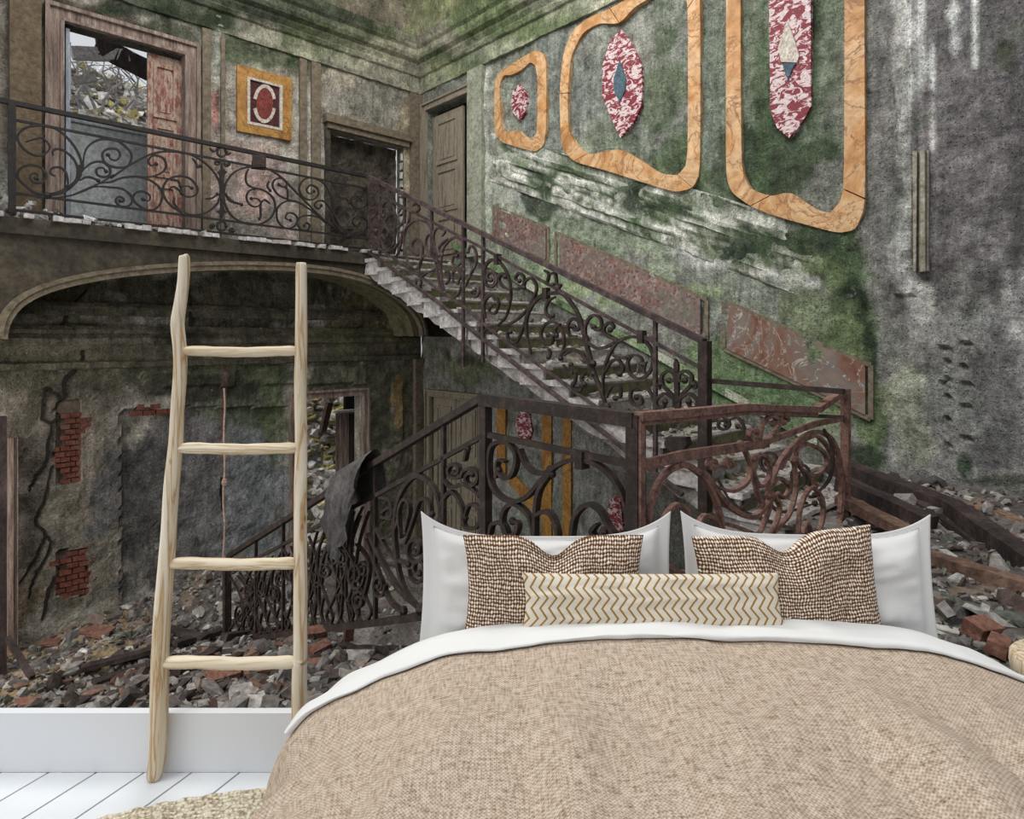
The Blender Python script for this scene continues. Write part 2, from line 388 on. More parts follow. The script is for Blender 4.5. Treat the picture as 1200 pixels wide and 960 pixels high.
# ------------------------------------------------------------------ helpers: noise, painting, walls
def fbm(p, o=4): return noise.fractal(Vector(p), 1.0, 2.0, o)
def dist_seg(px, py, ax, ay, bx, by):
    dx, dy = bx-ax, by-ay; L = dx*dx+dy*dy
    t = 0 if L == 0 else max(0, min(1, ((px-ax)*dx+(py-ay)*dy)/L))
    return math.hypot(px-ax-t*dx, py-ay-t*dy)
def lerp3(a, b, k): return (a[0]+(b[0]-a[0])*k, a[1]+(b[1]-a[1])*k, a[2]+(b[2]-a[2])*k)
def stains(base, blobs):
    # real stains, moss and bare patches of the wall: soft-edged ellipses laid one over another
    bl = [(x, y, rx, ry, lin(*c), s) for x, y, rx, ry, c, s in blobs]
    base = lin(*base)[:3]
    def f(u, v, z):
        X, Y = topx(u, v, z); c = base
        n = fbm((u*1.1, v*1.1, z*1.1), 6); n2 = fbm((u*3+9, v*3, z*3), 4)
        for x, y, rx, ry, cc, s in bl:
            d = math.hypot((X-x)/rx, (Y-y)/ry)
            if d > 2.4: continue
            k = s*max(0, min(1, (1.25-d + n*.85 + n2*.45)/.34))
            c = lerp3(c, cc, k)
        return c
    return f
def wall_grid(name, ax, fixed, a0, a1, z0, z1, cell, holes, paint, disp, mat, kind='structure', thick=.25, sign=1):
    # ax 'u': a wall in the plane v = fixed running along u;  ax 'v': a wall in the plane u = fixed running along v
    def lines(lo, hi, cuts):
        cs = sorted({lo, hi, *[c for c in cuts if lo < c < hi]}); out = []
        for i in range(len(cs)-1):
            n = max(1, round((cs[i+1]-cs[i])/cell)); out += [cs[i]+(cs[i+1]-cs[i])*k/n for k in range(n)]
        return out+[cs[-1]]
    A = lines(a0, a1, [h for H_ in holes for h in H_[:2]]); Z = lines(z0, z1, [h for H_ in holes for h in H_[2:]])
    mb = MB(); idx = {}
    inh = lambda a, z: any(h[0] < a < h[1] and h[2] < z < h[3] for h in holes)
    def vid(i, k):
        if (i, k) not in idx:
            a, z = A[i], Z[k]; p = (a, fixed, z) if ax == 'u' else (fixed, a, z)
            edge = any(h[0]-1e-6 <= a <= h[1]+1e-6 and h[2]-1e-6 <= z <= h[3]+1e-6 for h in holes)
            d = 0 if edge else disp(*p)
            q = (a, fixed+d, z) if ax == 'u' else (fixed+d, a, z)
            idx[i, k] = len(mb.v); mb.v.append(q); mb.col.append(paint(*p))
        return idx[i, k]
    for i in range(len(A)-1):
        for k in range(len(Z)-1):
            if inh((A[i]+A[i+1])/2, (Z[k]+Z[k+1])/2): continue
            mb.f.append((vid(i, k), vid(i+1, k), vid(i+1, k+1), vid(i, k+1)))
    for h in holes:                       # reveals
        for (p, q) in (((h[0], h[2]), (h[0], h[3])), ((h[1], h[2]), (h[1], h[3])), ((h[0], h[3]), (h[1], h[3])), ((h[0], h[2]), (h[1], h[2]))):
            if ax == 'u': V = [(p[0], fixed, p[1]), (q[0], fixed, q[1]), (q[0], fixed+thick, q[1]), (p[0], fixed+thick, p[1])]
            else: V = [(fixed, p[0], p[1]), (fixed, q[0], q[1]), (fixed+thick, q[0], q[1]), (fixed+thick, p[0], p[1])]
            n = len(mb.v); mb.v += V; mb.col += [paint(*V[0])]*4; mb.f.append((n, n+1, n+2, n+3))
    # back face so that the wall has a thickness
    return mb.build(name, mat, kind=kind, fixn=False)

# ------------------------------------------------------------------ walls of the hall
GREEN = (62, 84, 44); DGREEN = (34, 54, 30); LGREEN = (112, 128, 88); WHT = (196, 194, 186); GREYP = (120, 120, 116)
right_blobs = [
 (1150, 150, 130, 260, (104, 98, 100), 1), (1130, 480, 120, 130, (134, 132, 130), 1), (1180, 350, 60, 40, (150,150,148), .8), (1100, 330, 60, 30, (84, 80, 80), .9),
 (1110, 480, 60, 120, (118, 116, 112), .8), (1170, 470, 30, 70, (100, 98, 100), .8),
 (700, 120, 140, 130, (112, 116, 106), 1), (640, 120, 40, 110, (100,106,100), .8), (940, 120, 90, 150, (96, 106, 84), 1), (840, 120, 22, 160, (92, 102, 88), .8), (1040, 160, 30, 200, (108,106,102), 1),
 (700, 280, 130, 60, (118, 130, 106), 1), (900, 320, 90, 60, (120, 126, 112), 1), (640, 200, 90, 30, (138, 146, 128), .9),
 (700, 240, 80, 14, (176, 176, 168), .7), (860, 300, 70, 14, (170, 172, 166), .7), (600, 225, 30, 14, (168,170,160), .6), (940, 330, 26, 8, (190, 188, 182), .8),
 (640, 225, 22, 34, DGREEN, .9), (770, 235, 44, 16, DGREEN, .9), (735, 215, 26, 14, DGREEN, .7), (870, 285, 40, 18, DGREEN, .95), (900, 240, 60, 16, GREEN, .7), (980, 300, 28, 40, DGREEN, .95), (1000, 380, 30, 90, GREEN, .95), (1015, 430, 16, 60, DGREEN, .9), (1000, 350, 22, 30, DGREEN, .9),
 (960, 420, 50, 80, (96, 112, 62), .7), (700, 210, 30, 14, GREEN, .6), (940, 190, 60, 55, (50, 66, 40), .85), (950, 100, 14, 120, (50, 68, 38), .8), (895, 150, 8, 120, (60, 80, 44), .7), (775, 110, 24, 90, (74, 88, 58), .8), (790, 190, 24, 20, GREEN, .7), (715, 170, 30, 22, (74,88,60), .6),
 (1025, 490, 22, 55, (80, 104, 50), .9), (1015, 535, 26, 14, DGREEN, .8), (1130, 548, 6, 12, DGREEN, .9), (1180, 565, 40, 8, (50, 60, 36), .8), (1060, 470, 26, 60, (134, 138, 112), .7),
 (830, 430, 60, 30, (92, 118, 66), .9), (900, 460, 60, 22, (80, 110, 60), .9), (740, 340, 90, 12, (130,146,96), .8), (660, 320, 40, 12, (120,140,100), .8),
 (1060, 130, 14, 170, (164, 164, 158), .8), (1075, 60, 8, 70, (172, 172, 168), .8), (1118, 30, 6, 30, (200, 198, 196), .9), (1142, 30, 5, 34, (206,204,202), .9), (1092, 80, 5, 30, (200,200,198), .7), (1092, 150, 4, 40, (198,196,194), .7), (1060, 290, 18, 40, (150,150,146), .8), (1080, 355, 16, 20, (170,168,160), .7),
 (1180, 60, 14, 30, (70, 74, 50), .8), (1192, 170, 10, 160, (74,70,72), .7),
 (585, 130, 18, 160, (130, 136, 118), .6), (566, 170, 8, 120, (168, 170, 156), .7), (600, 60, 30, 20, (110,114,98), .8),
 (620, 560, 120, 120, (124, 126, 124), .9), (530, 430, 40, 30, (96, 100, 70), .9), (540, 420, 26, 14, (42, 48, 38), .7), (640, 600, 30, 60, (92, 108, 84), .5), (520, 560, 40, 90, (84, 78, 66), .9),
]
def notch(X, Y):
    for (x, y) in [(1110,407),(1112,425),(1110,446),(1112,467),(1112,491),(1112,520),(1132,405),(1131,428),(1133,450),(1134,476),(1134,515)]:
        if abs(X-x) < 5 and abs(Y-y-.35*(X-x)*(-1)) < 2.6: return .06
    return 0
def disp_right(u, v, z):
    X, Y = topx(u, v, z); d = fbm((v*1.5, z*1.5, 3), 6)*.05 + fbm((v*9, z*9, 5), 3)*.012
    d += notch(X, Y)
    if 1050 < X < 1074 and Y < 345: d -= .05+.05*fbm((v*7, z*3, 1), 3)
    return d
paint_right = stains((112, 112, 104), right_blobs)
wall_grid('wall_right', 'v', UW, -3.0, 11.0, -4.4, 7.2, .045, [(9.4, 10.75, 1.5, 4.62), (9.1, 10.6, -4.4, -1.2)], paint_right, disp_right, M_WALL)

left_blobs = [
 (30, 120, 30, 160, (104, 92, 76), 1), (20, 230, 24, 40, (190,186,180), .8), (250, 130, 22, 90, (132, 124, 112), 1), (310, 180, 60, 40, (150, 140, 130), 1), (270, 190, 50, 24, (142, 110, 98), .7), (300, 230, 50, 40, (152, 130, 122), .9), (300, 230, 22, 30, (150,116,102), .7),
 (360, 130, 22, 90, (150, 144, 130), .9), (365, 160, 8, 90, (176, 172, 160), .7), (340, 80, 60, 18, (140, 134, 116), .8), (400, 90, 60, 14, (150, 142, 120), .8), (480, 160, 12, 90, (140,126,96), .9),
 (110, 20, 60, 18, (70, 60, 48), .9), (200, 40, 50, 20, (50, 62, 34), .8), (180, 10, 60, 12, DGREEN, .8), (280, 60, 50, 16, (66, 80, 44), .8), (370, 78, 26, 10, (56, 76, 38), .7), (254, 75, 8, 40, (150,150,138), .6), (252, 130, 3, 26, (150, 60, 44), .9),
 (485, 330, 14, 60, (92, 92, 62), .8),
 (60, 500, 60, 200, (92, 84, 70), 1), (110, 560, 50, 150, (112, 102, 88), 1), (80, 640, 70, 90, (104, 96, 82), .9), (240, 600, 96, 130, (88, 88, 90), 1), (300, 590, 46, 110, (116, 118, 122), .95), (180, 600, 40, 120, (78, 74, 72), .8), (235, 580, 26, 80, (96,92,92), .6),
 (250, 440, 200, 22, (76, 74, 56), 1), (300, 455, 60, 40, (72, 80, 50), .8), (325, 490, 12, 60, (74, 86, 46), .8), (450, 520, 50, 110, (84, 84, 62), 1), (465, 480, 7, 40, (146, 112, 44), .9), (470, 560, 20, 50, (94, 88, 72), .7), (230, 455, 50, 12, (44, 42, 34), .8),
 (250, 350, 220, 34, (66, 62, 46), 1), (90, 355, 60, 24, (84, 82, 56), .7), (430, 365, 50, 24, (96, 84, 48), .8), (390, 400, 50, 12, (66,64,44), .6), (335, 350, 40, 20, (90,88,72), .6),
 (262, 500, 3, 60, (120, 76, 64), .5), (90, 520, 4, 60, (130,110,96), .4), (370,560,30,60,(110,104,96),.5), (30, 700, 20, 40, (120, 100, 70), .6), (125, 470, 60, 16, (60,56,44), .6),
]
CRACK = [[(102,340),(78,370),(76,390),(96,405),(94,425),(77,445),(76,470)], [(52,460),(50,490),(64,495),(72,470),(54,455),(52,460)], [(60,495),(54,540),(44,556),(34,575)], [(62,545),(50,590),(42,612),(52,625),(44,650),(22,685)], [(52,625),(60,640),(40,680),(34,702)], [(76,660),(58,690),(50,728)], [(222,340),(226,410),(238,430)], [(262,560),(262,600)]]
def disp_left(u, v, z):
    X, Y = topx(u, v, z); d = fbm((u*1.5, z*1.5, 8), 6)*.05 + fbm((u*9, z*9, 2), 3)*.014
    if z < .2:
        e = 5*fbm((u*3, z*6, 0), 3)
        if 143+e < X < 338 and 478+e < Y < 800: d += .10
        if 66 < X+e < 94 and 470 < Y < 566: d += .09
        if 66 < X+e < 101 and 645 < Y+e < 697: d += .09
        if 190 < X < 275 and 434 < Y < 452: d -= .06
        if 310 < X < 428 and 430 < Y < 450: d -= .06
        if 458 < X < 471 and 447 < Y < 520: d -= .03
    return d
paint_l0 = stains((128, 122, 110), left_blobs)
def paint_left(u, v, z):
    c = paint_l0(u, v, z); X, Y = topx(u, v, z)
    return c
d0 = pv(74, 30, VW); d1 = pv(215, 68, VW)
NI0 = pv(386, 117, VW)[0]; NI1 = pv(473, 138, VW)[0]
LD0 = pv(347, 470, VW)[0]; LD1 = pv(423, 468, VW)[0]
UD0, UD1, UDT = d0[0], d1[0], 4.25
UDT = pv(150, 48, VW)[2]
wall_grid('wall_left', 'u', VW, -3.0, 7.7, -4.4, 7.2, .045, [(UD0, UD1, 1.5, UDT), (NI0, NI1, 1.5, 3.85), (LD0, LD1, -4.4, -1.12)], paint_left, disp_left, M_WALL)

cr = empty('trim_50', (1.5, VW, -2), kind='structure')
for L in CRACK:
    Q = catmull(L, 8); P = [pv(x+random.uniform(-1.3, 1.3), y+random.uniform(-1, 1), VW-.03) for x, y in Q]
    P = [(p[0], VW+disp_left(p[0], VW, p[2])-.012, p[2]) for p in P]
    mb = MB(); mb.ribbon(P, (0, 1, 0), random.uniform(.03, .05), .02, True); mb.build('crack', mottled('crack_painted_shade', [lin(24,21,18), lin(44,38,32)], 6, 30) if 'crack_painted_shade' not in bpy.data.materials else bpy.data.materials['crack_painted_shade'], cr)  # dark ribbons on the surface; shade inside the cracks is put into their colour
# ------------------------------------------------------------------ cornice, cove and vault
def profile_run(name, prof, side, mat, paint, n, lo, kind='structure', slope=None, jag=.012):
    mb = MB()
    for i in range(n+1):
        for (d, z) in prof:
            if side == 'left': a = lo+(UW-d-lo)*i/n; p = (a, VW-d, z)
            else: a = (VW-d)+(lo-(VW-d))*i/n; p = (UW-d, a, z)
            q = tuple(c+jag*fbm((p[0]*5+k*7, p[1]*5, p[2]*5), 3) for k, c in enumerate(p))
            mb.v.append(q); mb.col.append(paint(*p))
    m = len(prof)
    mb.f = [(i*m+k, i*m+k+1, (i+1)*m+k+1, (i+1)*m+k) for i in range(n) for k in range(m-1)]
    return mb.build(name, mat, kind=kind)
corn = [(0,5.02),(.05,5.02),(.06,5.1),(.03,5.12),(.03,5.34),(.08,5.36),(.12,5.42),(.10,5.45),(.16,5.52),(.16,5.56),(.26,5.6),(.30,5.66),(.30,5.76),(.36,5.80),(.40,5.88),(.42,5.96)]
moss_c = stains((134, 130, 110), [(300,0,260,30,DGREEN,.8),(400,50,60,20,(84,96,52),.7),(200,20,90,14,(40,52,30),.9),(440,62,60,12,(170,164,136),.6),(620,20,110,60,(84,104,50),.85),(560,70,40,16,(60,84,36),.8),(680,0,60,20,(150,150,126),.7),(520,90,30,16,(132,140,96),.6),(600,60,60,12,(160,160,136),.5)])
profile_run('trim_1', corn, 'left', M_WALL, moss_c, 190, -3)
profile_run('trim_2', corn, 'right', M_WALL, moss_c, 240, -3)
cove = [(.42,5.96)]+[(.42+1.9*(1-math.cos(a*PI/2/12)), 5.96+1.9*math.sin(a*PI/2/12)) for a in range(1, 13)]
moss_v = stains((128, 118, 96), [(340,10,90,26,(62,84,40),.8),(440,30,26,30,(100,92,74),.9),(520,20,40,40,(120,130,72),.8),(560,10,30,30,(52,70,34),.7),(400,20,30,16,(96,84,70),.8)])
mb = MB()
for side in (0, 1):
    n = 110; b0 = len(mb.v)
    for i in range(n+1):
        for d, z in cove:
            p = (-3+(UW-d+3)*i/n, VW-d, z) if side == 0 else (UW-d, (VW-d)+(-3-(VW-d))*i/n, z)
            mb.v.append(tuple(c+.015*fbm((p[0]*3+k*7, p[1]*3, p[2]*3), 3) for k, c in enumerate(p))); mb.col.append(moss_v(*p))
    m = len(cove); mb.f += [(b0+i*m+k, b0+i*m+k+1, b0+(i+1)*m+k+1, b0+(i+1)*m+k) for i in range(n) for k in range(m-1)]
mb.build('ceiling', M_WALL, kind='structure')
low = [(0,.16),(.05,.16),(.08,.10),(.05,.05),(.12,-.02),(.12,-.10),(.06,-.13),(.03,-.2),(.03,-.34),(.09,-.37),(.07,-.45),(0,-.47)]
dk = stains((84, 78, 60), [(130,395,60,10,(100,92,76),.8),(220,395,30,8,(52,50,38),.8),(420,390,60,14,(94,92,58),.8)])
profile_run('trim_3', low, 'left', M_WALL, dk, 170, -3)
profile_run('trim_4', [(0,.5),(.06,.5),(.09,.44),(.04,.4),(.04,.33),(0,.31)], 'left', M_WALL, dk, 120, -3)

# ------------------------------------------------------------------ gallery: slab, arch, vault underside
ARCH = [(0,397),(4,378),(18,358),(42,343),(75,332),(120,323),(170,317),(230,313),(290,312),(345,314),(395,320),(435,331),(466,348),(485,366),(493,382),(495,394)]
arc3 = [pv(x, y, VB) for x, y in catmull(ARCH, 4)]
SLT = 1.47
gal = empty('gallery', (3.5, VB, -.1), kind='structure')
mb = MB(); prev = None
U_ = [(-1.6, -.03)]+[(p[0], p[2]) for p in arc3]+[(7.7, 0.0)]
for (ua, za), (ub, zb) in zip(U_, U_[1:]):
    if ub-ua < 1e-4: continue
    mb.add([(ua,VB,za),(ub,VB,zb),(ub,VB,SLT-.2),(ua,VB,SLT-.2),(ua,VB+.3,za),(ub,VB+.3,zb),(ub,VB+.3,SLT-.2),(ua,VB+.3,SLT-.2)], [(0,1,2,3),(5,4,7,6),(0,4,5,1),(3,2,6,7)])
mb.build('arch_face', M_SLAB, gal)
mb = MB(); mb.box(-1.6, 7.7, VB-.06, 11.0, SLT-.2, SLT, j=.004); mb.build('floor_slab', M_SLAB, gal)
mb = MB()
for k in range(70):
    u = -1.0+k*.1
    if random.random() < .35: continue
    mb.box(u, u+.098, VB-.10-random.uniform(0,.03), VB+.04, SLT+.0, SLT+.045+random.uniform(0,.02), j=.006)
mb.build('slab_edging', M_STEPEND, gal)
mb = MB(); mb.ribbon([(p[0], VB-.05, p[2]-.0) for p in arc3], (0,1,0), .13, .12); mb.build('arch_moulding', M_RIM, gal)
mb = MB(); mb.ribbon([(p[0], VB-.11, p[2]+.03) for p in arc3], (0,1,0), .04, .05); mb.build('arch_bead', M_RIM, gal)
mb = MB(); n = len(arc3)
mb.grid(lambda a, b: (arc3[round(b*(n-1))][0], VB+.28+a*(VW-VB-.28), arc3[round(b*(n-1))][2]+.03*fbm((b*9, a*4, 0), 3)), 8, n-1)
mb.build('vault_underside', M_SOFF, gal)
# corner pilasters and strips
mb = MB(); mb.box(7.42, 7.7, 10.93, 11, 1.5, 5.0, j=.004); mb.build('trim_5', M_RIM, kind='structure')
mb = MB(); mb.box(7.5, 7.68, 10.88, 10.99, -4.2, -.45, j=.004); mb.build('trim_6', M_RIM, kind='structure')
mb = MB(); mb.box(7.6, 7.7, 8.95, 9.36, 1.5, 5.0, j=.006); mb.build('trim_7', mottled('whitish_pilaster', [lin(120,124,104), lin(172,174,158)], 4, 20), kind='structure')
mb = MB(); a = pv(10, 240, VW)[0]; b = pv(47, 240, VW)[0]; mb.box(a, b, VW-.14, VW, 1.5, 5.0, j=.004); mb.build('trim_8', mottled('brown_pilaster', [lin(84,70,54), lin(118,104,84)], 2, 20), kind='structure')
for i, (xa, xb) in enumerate(((236, 246), (258, 262), (350, 358), (364, 374))):
    a = pv(xa, 100, VW)[0]; b = pv(xb, 100, VW)[0]
    mb = MB(); mb.box(a, b, VW-.06, VW, 1.5, 5.0, j=.006); mb.build('trim_%d' % (9+i), M_RIM, kind='structure')

# ------------------------------------------------------------------ doors
def casing(parent, ax, fixed, a0, a1, zt, zb, w, d, mat, sgn=-1):
    """three moulded boards round an opening"""
    def bx(mb, p0, p1, z0, z1, dd0, dd1):
        lo, hi = sorted((fixed+sgn*dd0, fixed+sgn*dd1))
        if ax == 'u': mb.box(p0, p1, lo, hi, z0, z1, j=.003)
        else: mb.box(lo, hi, p0, p1, z0, z1, j=.003)
    for (x0, x1) in ((a0-w, a0), (a1, a1+w)):
        mb = MB(); bx(mb, x0, x1, zb, zt+w, 0, d)
        inner = x1 if x1 == a0 else x0
        e = .25*w
        bx(mb, *( (x0, x0+e) if x1 == a0 else (x1-e, x1)), zb, zt+w, d, d*1.7)
        bx(mb, *( (x1-e*.8, x1) if x1 == a0 else (x0, x0+e*.8)), zb, zt, d, d*1.4)
        mb.build('jamb', mat, parent)
    mb = MB(); bx(mb, a0, a1, zt, zt+w, 0, d); bx(mb, a0-w, a1+w, zt+w*.75, zt+w, d, d*1.7); bx(mb, a0, a1, zt, zt+w*.2, d, d*1.4); mb.build('lintel', mat, parent)
def leaf(parent, ax, fixed, a0, a1, z0, z1, mat, th=.05, panels=((.05,.3),(.34,.62),(.66,.95)), sgn=-1, pm=None):
    def bx(mb, p0, p1, q0, q1, lo, hi):
        if ax == 'u': mb.box(p0, p1, lo, hi, q0, q1, j=.002)
        else: mb.box(lo, hi, p0, p1, q0, q1, j=.002)
    mb = MB(); bx(mb, a0, a1, z0, z1, fixed-th/2, fixed+th/2); lf = mb.build('door_leaf', mat, parent)
    w = a1-a0; h = z1-z0
    for (f0, f1) in panels:
        f = fixed+sgn*th/2; p0 = a0+.16*w; p1 = a1-.16*w; q0 = z0+f0*h; q1 = z0+f1*h; e = .05
        mb = MB()
        lo, hi = sorted((f, f+sgn*.03))
        bx(mb, p0, p0+e, q0, q1, lo, hi); bx(mb, p1-e, p1, q0, q1, lo, hi); bx(mb, p0, p1, q0, q0+e, lo, hi); bx(mb, p0, p1, q1-e, q1, lo, hi)
        lo, hi = sorted((f, f+sgn*.015)); bx(mb, p0+2*e, p1-2*e, q0+2*e, q1-2*e, lo, hi)
        mb.build('panel', pm or mat, lf)
    return lf
dr = empty('door_1', (2.5, VW, 1.5), kind='structure')
casing(dr, 'u', VW, UD0, UD1, UDT, 1.5, .22, .07, M_DOORW)
um = pv(173, 150, VW+.1)[0]
leaf(dr, 'u', VW+.12, um, UD1, 1.52, UDT-.05, M_DOORR)
lf = leaf(dr, 'v', UD0+.06, VW+.02, VW+.75, 1.52, UDT-.05, M_DOORB, sgn=1)
dr2 = empty('door_2', (UW, 10, 1.5), kind='structure')
casing(dr2, 'v', UW, 9.4, 10.75, 4.62, 1.5, .16, .05, M_DOORG)
leaf(dr2, 'v', UW+.12, 9.72, 10.7, 1.5, 4.5, M_DOORG)
dr3 = empty('door_3', (5.5, VW, -4.2), kind='structure')
casing(dr3, 'u', VW, LD0, LD1, -1.12, -4.3, .14, .06, M_DOORW)
dr4 = empty('door_4', (UW, 9.8, -4.2), kind='structure')
casing(dr4, 'v', UW, 9.1, 10.6, -1.2, -4.3, .14, .06, M_DOORG)
leaf(dr4, 'v', UW+.05, 9.12, 9.84, -4.3, -1.22, M_DOORG); leaf(dr4, 'v', UW+.05, 9.86, 10.58, -4.3, -1.22, M_DOORG)
dr5 = empty('door_5', (1.0, 10.8, -4.2), kind='structure')
a = pv(9, 600, 10.9)[0]; b = pv(20, 600, 10.9)[0]
mb = MB(); mb.box(a, b, 10.82, 10.98, -4.3, -1.35, j=.004); mb.box(a+.05, a+.09, 10.78, 10.83, -4.3, -1.35); mb.box(b-.05, b, 10.78, 10.83, -4.3, -1.35); mb.build('jamb', M_DOORW, dr5)
mb = MB(); a = pv(-8, 600, 10.3)[0]; b = pv(7, 600, 10.3)[0]; mb.box(a, b, 10.2, 10.34, -4.6, -1.0, j=.004)
mb.build('standing_post', M_BEAM, label='dark timber post standing upright at the lower left edge under the gallery', cat='post')
# walled-up opening
nb = empty('door_6', (6.2, VW, 1.5), kind='structure')
mb = MB(); mb.grid(lambda a_, b_: (NI0+a_*(NI1-NI0), VW+.28+.06*fbm((a_*6, b_*9, 1), 5), 1.5+b_*2.36), 40, 70); mb.build('infill', M_DARKN, nb)
mb = MB(); mb.box(NI0-.14, NI1+.12, VW-.16, VW, 3.95, 4.10, j=.004); mb.box(NI0-.08, NI1+.08, VW-.10, VW, 3.85, 3.96, j=.004); mb.build('hood', M_RIM, nb)
mb = MB(); mb.box(NI0-.10, NI0, VW-.05, VW+.05, 1.5, 3.85, j=.01); mb.build('jamb', M_DARKN, nb)
mb = MB()
for k in range(12): mb.box(NI1-.06, NI1-.02, VW+.0, VW+.05, 1.6+k*.18, 1.73+k*.18, j=.01)
mb.build('jamb_edge', M_STEPEND, nb)
# back faces behind the doors (the rooms beyond)
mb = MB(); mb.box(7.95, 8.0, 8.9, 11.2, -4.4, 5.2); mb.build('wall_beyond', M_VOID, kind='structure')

# ------------------------------------------------------------------ painted and inlaid wall panels
def off_u(pts, d): return [(UW-d, p[1], p[2]) for p in pts]
def rw(x, y): return pu(x, y, UW)
def cartouche(label, sc, ox, outer, inner, cuts, med, insets):
    O = [rw(ox+x/sc, y/sc) for x, y in outer]; I = [rw(ox+x/sc, y/sc) for x, y in inner]; n = len(O)
    c = np.mean(np.array(O), axis=0); t = empty('wall_cartouche', (UW-.03, c[1], min(p[2] for p in O)), label, 'wall panel', 'ochre framed panels on the mossy wall')
    # smooth closed outlines
    def closed(P):
        Q = []
        m = len(P)
        for i in range(m):
            p0, p1, p2, p3 = P[i-1], P[i], P[(i+1)%m], P[(i+2)%m]
            for k in range(4):
                tt = k/4
                Q.append(tuple(.5*((2*b)+(-a+c_)*tt*.8+(2*a-5*b+4*c_-d)*tt*tt*.8+(-a+3*b-3*c_+d)*tt**3*.8+ (0)) if False else b+(c_-b)*tt for a, b, c_, d in zip(p0, p1, p2, p3)))
        for _ in range(1):
            Q = [tuple((Q[i-1][k]+2*Q[i][k]+Q[(i+1)%len(Q)][k])/4 for k in range(3)) for i in range(len(Q))]
        return Q
    O4, I4 = closed(O), closed(I); N = len(O4)
    cuts4 = [c_*4 for c_ in cuts]
    for i, a in enumerate(cuts4):
        b = cuts4[(i+1) % len(cuts4)]; b = b if b > a else b+N
        mb = MB(); e = .015
        for k in range(a, b):
            o0, o1, i0, i1 = O4[k%N], O4[(k+1)%N], I4[k%N], I4[(k+1)%N]
            fr = [o0, o1, i1, i0]
            mb.add(off_u(fr, -.03)+off_u(fr, .055), [(0,1,2,3),(4,5,6,7),(0,1,5,4),(2,3,7,6)]+([(0,3,7,4)] if k == a else [])+([(1,2,6,5)] if k == b-1 else []))
        # shrink a little toward its own middle for a visible joint
        cc = np.mean(np.array(mb.v), axis=0); mb.v = [tuple(cc[j]+(p[j]-cc[j])*(.992 if j else 1) for j in range(3)) for p in mb.v]
        mb.build('frame_piece', M_ORANGE, t)
    mb = MB(); mb.prism(off_u([rw(ox+x/sc, y/sc) for x, y in med], -.02), (-.07, 0, 0)); md = mb.build('medallion', M_MAROON, t)
    for pts, m in insets:
        mb = MB(); mb.prism(off_u([rw(ox+x/sc, y/sc) for x, y in pts], .05), (-.02, 0, 0)); mb.build('inset', m, md)
cartouche('smallest ochre framed wall panel with small maroon medallion, nearest the corner', 3.2, 480,
  [(325,330),(335,285),(370,255),(420,225),(480,190),(510,205),(522,240),(520,500),(510,550),(480,572),(430,560),(350,535),(325,500)],
  [(345,320),(360,285),(390,285),(430,265),(460,235),(480,250),(488,300),(487,500),(465,525),(440,510),(420,490),(370,500),(350,480)], [0, 3, 6, 8, 11],
  [(418,315),(440,345),(448,385),(440,425),(420,455),(395,425),(388,385),(395,345)], [])
cartouche('middle ochre framed wall panel with maroon diamond medallion holding blue inset', 2.553, 560,
  [(250,280),(260,170),(285,100),(330,60),(400,30),(490,-20),(590,-70),(640,-90),(672,-60),(672,520),(650,565),(600,578),(500,548),(400,515),(290,485),(255,440)],
  [(275,280),(285,170),(320,100),(370,72),(430,75),(480,20),(580,-30),(615,-40),(635,0),(635,490),(605,528),(550,520),(500,485),(430,445),(330,468),(278,400)], [0, 4, 8, 10, 14],
  [(432,90),(465,130),(482,165),(495,200),(498,260),(495,320),(470,370),(432,415),(402,350),(378,290),(378,200),(400,130)],
  [([(432,185),(452,240),(448,275),(432,308),(415,275),(414,240)], M_BLUE)])
cartouche('tallest ochre framed wall panel with long maroon medallion, nearest the camera', 2.553, 560,
  [(748,200),(750,-300),(1162,-420),(1162,200),(1165,620),(1135,690),(1080,700),(900,650),(820,620),(765,580),(748,530)],
  [(792,200),(792,-250),(1102,-350),(1102,200),(1100,590),(1060,640),(1020,630),(940,575),(880,590),(820,570),(795,510)], [1, 2, 4, 6, 8],
  [(875,-150),(1000,-180),(1002,320),(980,360),(960,390),(935,415),(900,385),(880,330)],
  [([(932,70),(950,110),(968,170),(962,192),(915,190),(905,150),(918,110)], M_CREAM), ([(918,194),(958,194),(945,215),(935,245),(925,220)], M_BLUE)])
for pts, lab, m in (([(581,244),(641,268),(641,305),(581,278)], 'small reddish marble wall panel beside the stair, nearest the corner', M_BRECCIA),
        ([(657,276),(740,312),(822,350),(822,393),(740,353),(657,316)], 'middle long reddish marble wall panel above the stair handrail', M_BRECCIA),
        ([(854,356),(920,386),(970,409),(1015,427),(1015,486),(936,448),(854,409)], 'brown veined marble wall panel above the landing railing, nearest the camera', M_BRECCIA2)):
    P = [rw(x, y) for x, y in pts]; c = np.mean(np.array(P), axis=0)
    t = empty('marble_panel', (UW, c[1], min(p[2] for p in P)), lab, 'wall panel', 'sloping marble panels of the stair dado')
    mb = MB(); mb.prism(off_u(P, -.03), (-.065, 0, 0)); mb.build('marble_slab', m, t)
    mb = MB(); Q = [tuple(c[j]+(p[j]-c[j])*1.07 for j in range(3)) for p in P]; n = len(P)
    for k in range(n): mb.bar(off_u([Q[k]], .0)[0], off_u([Q[(k+1)%n]], .0)[0], .05, .05)
    mb.build('border', M_RIM, t)
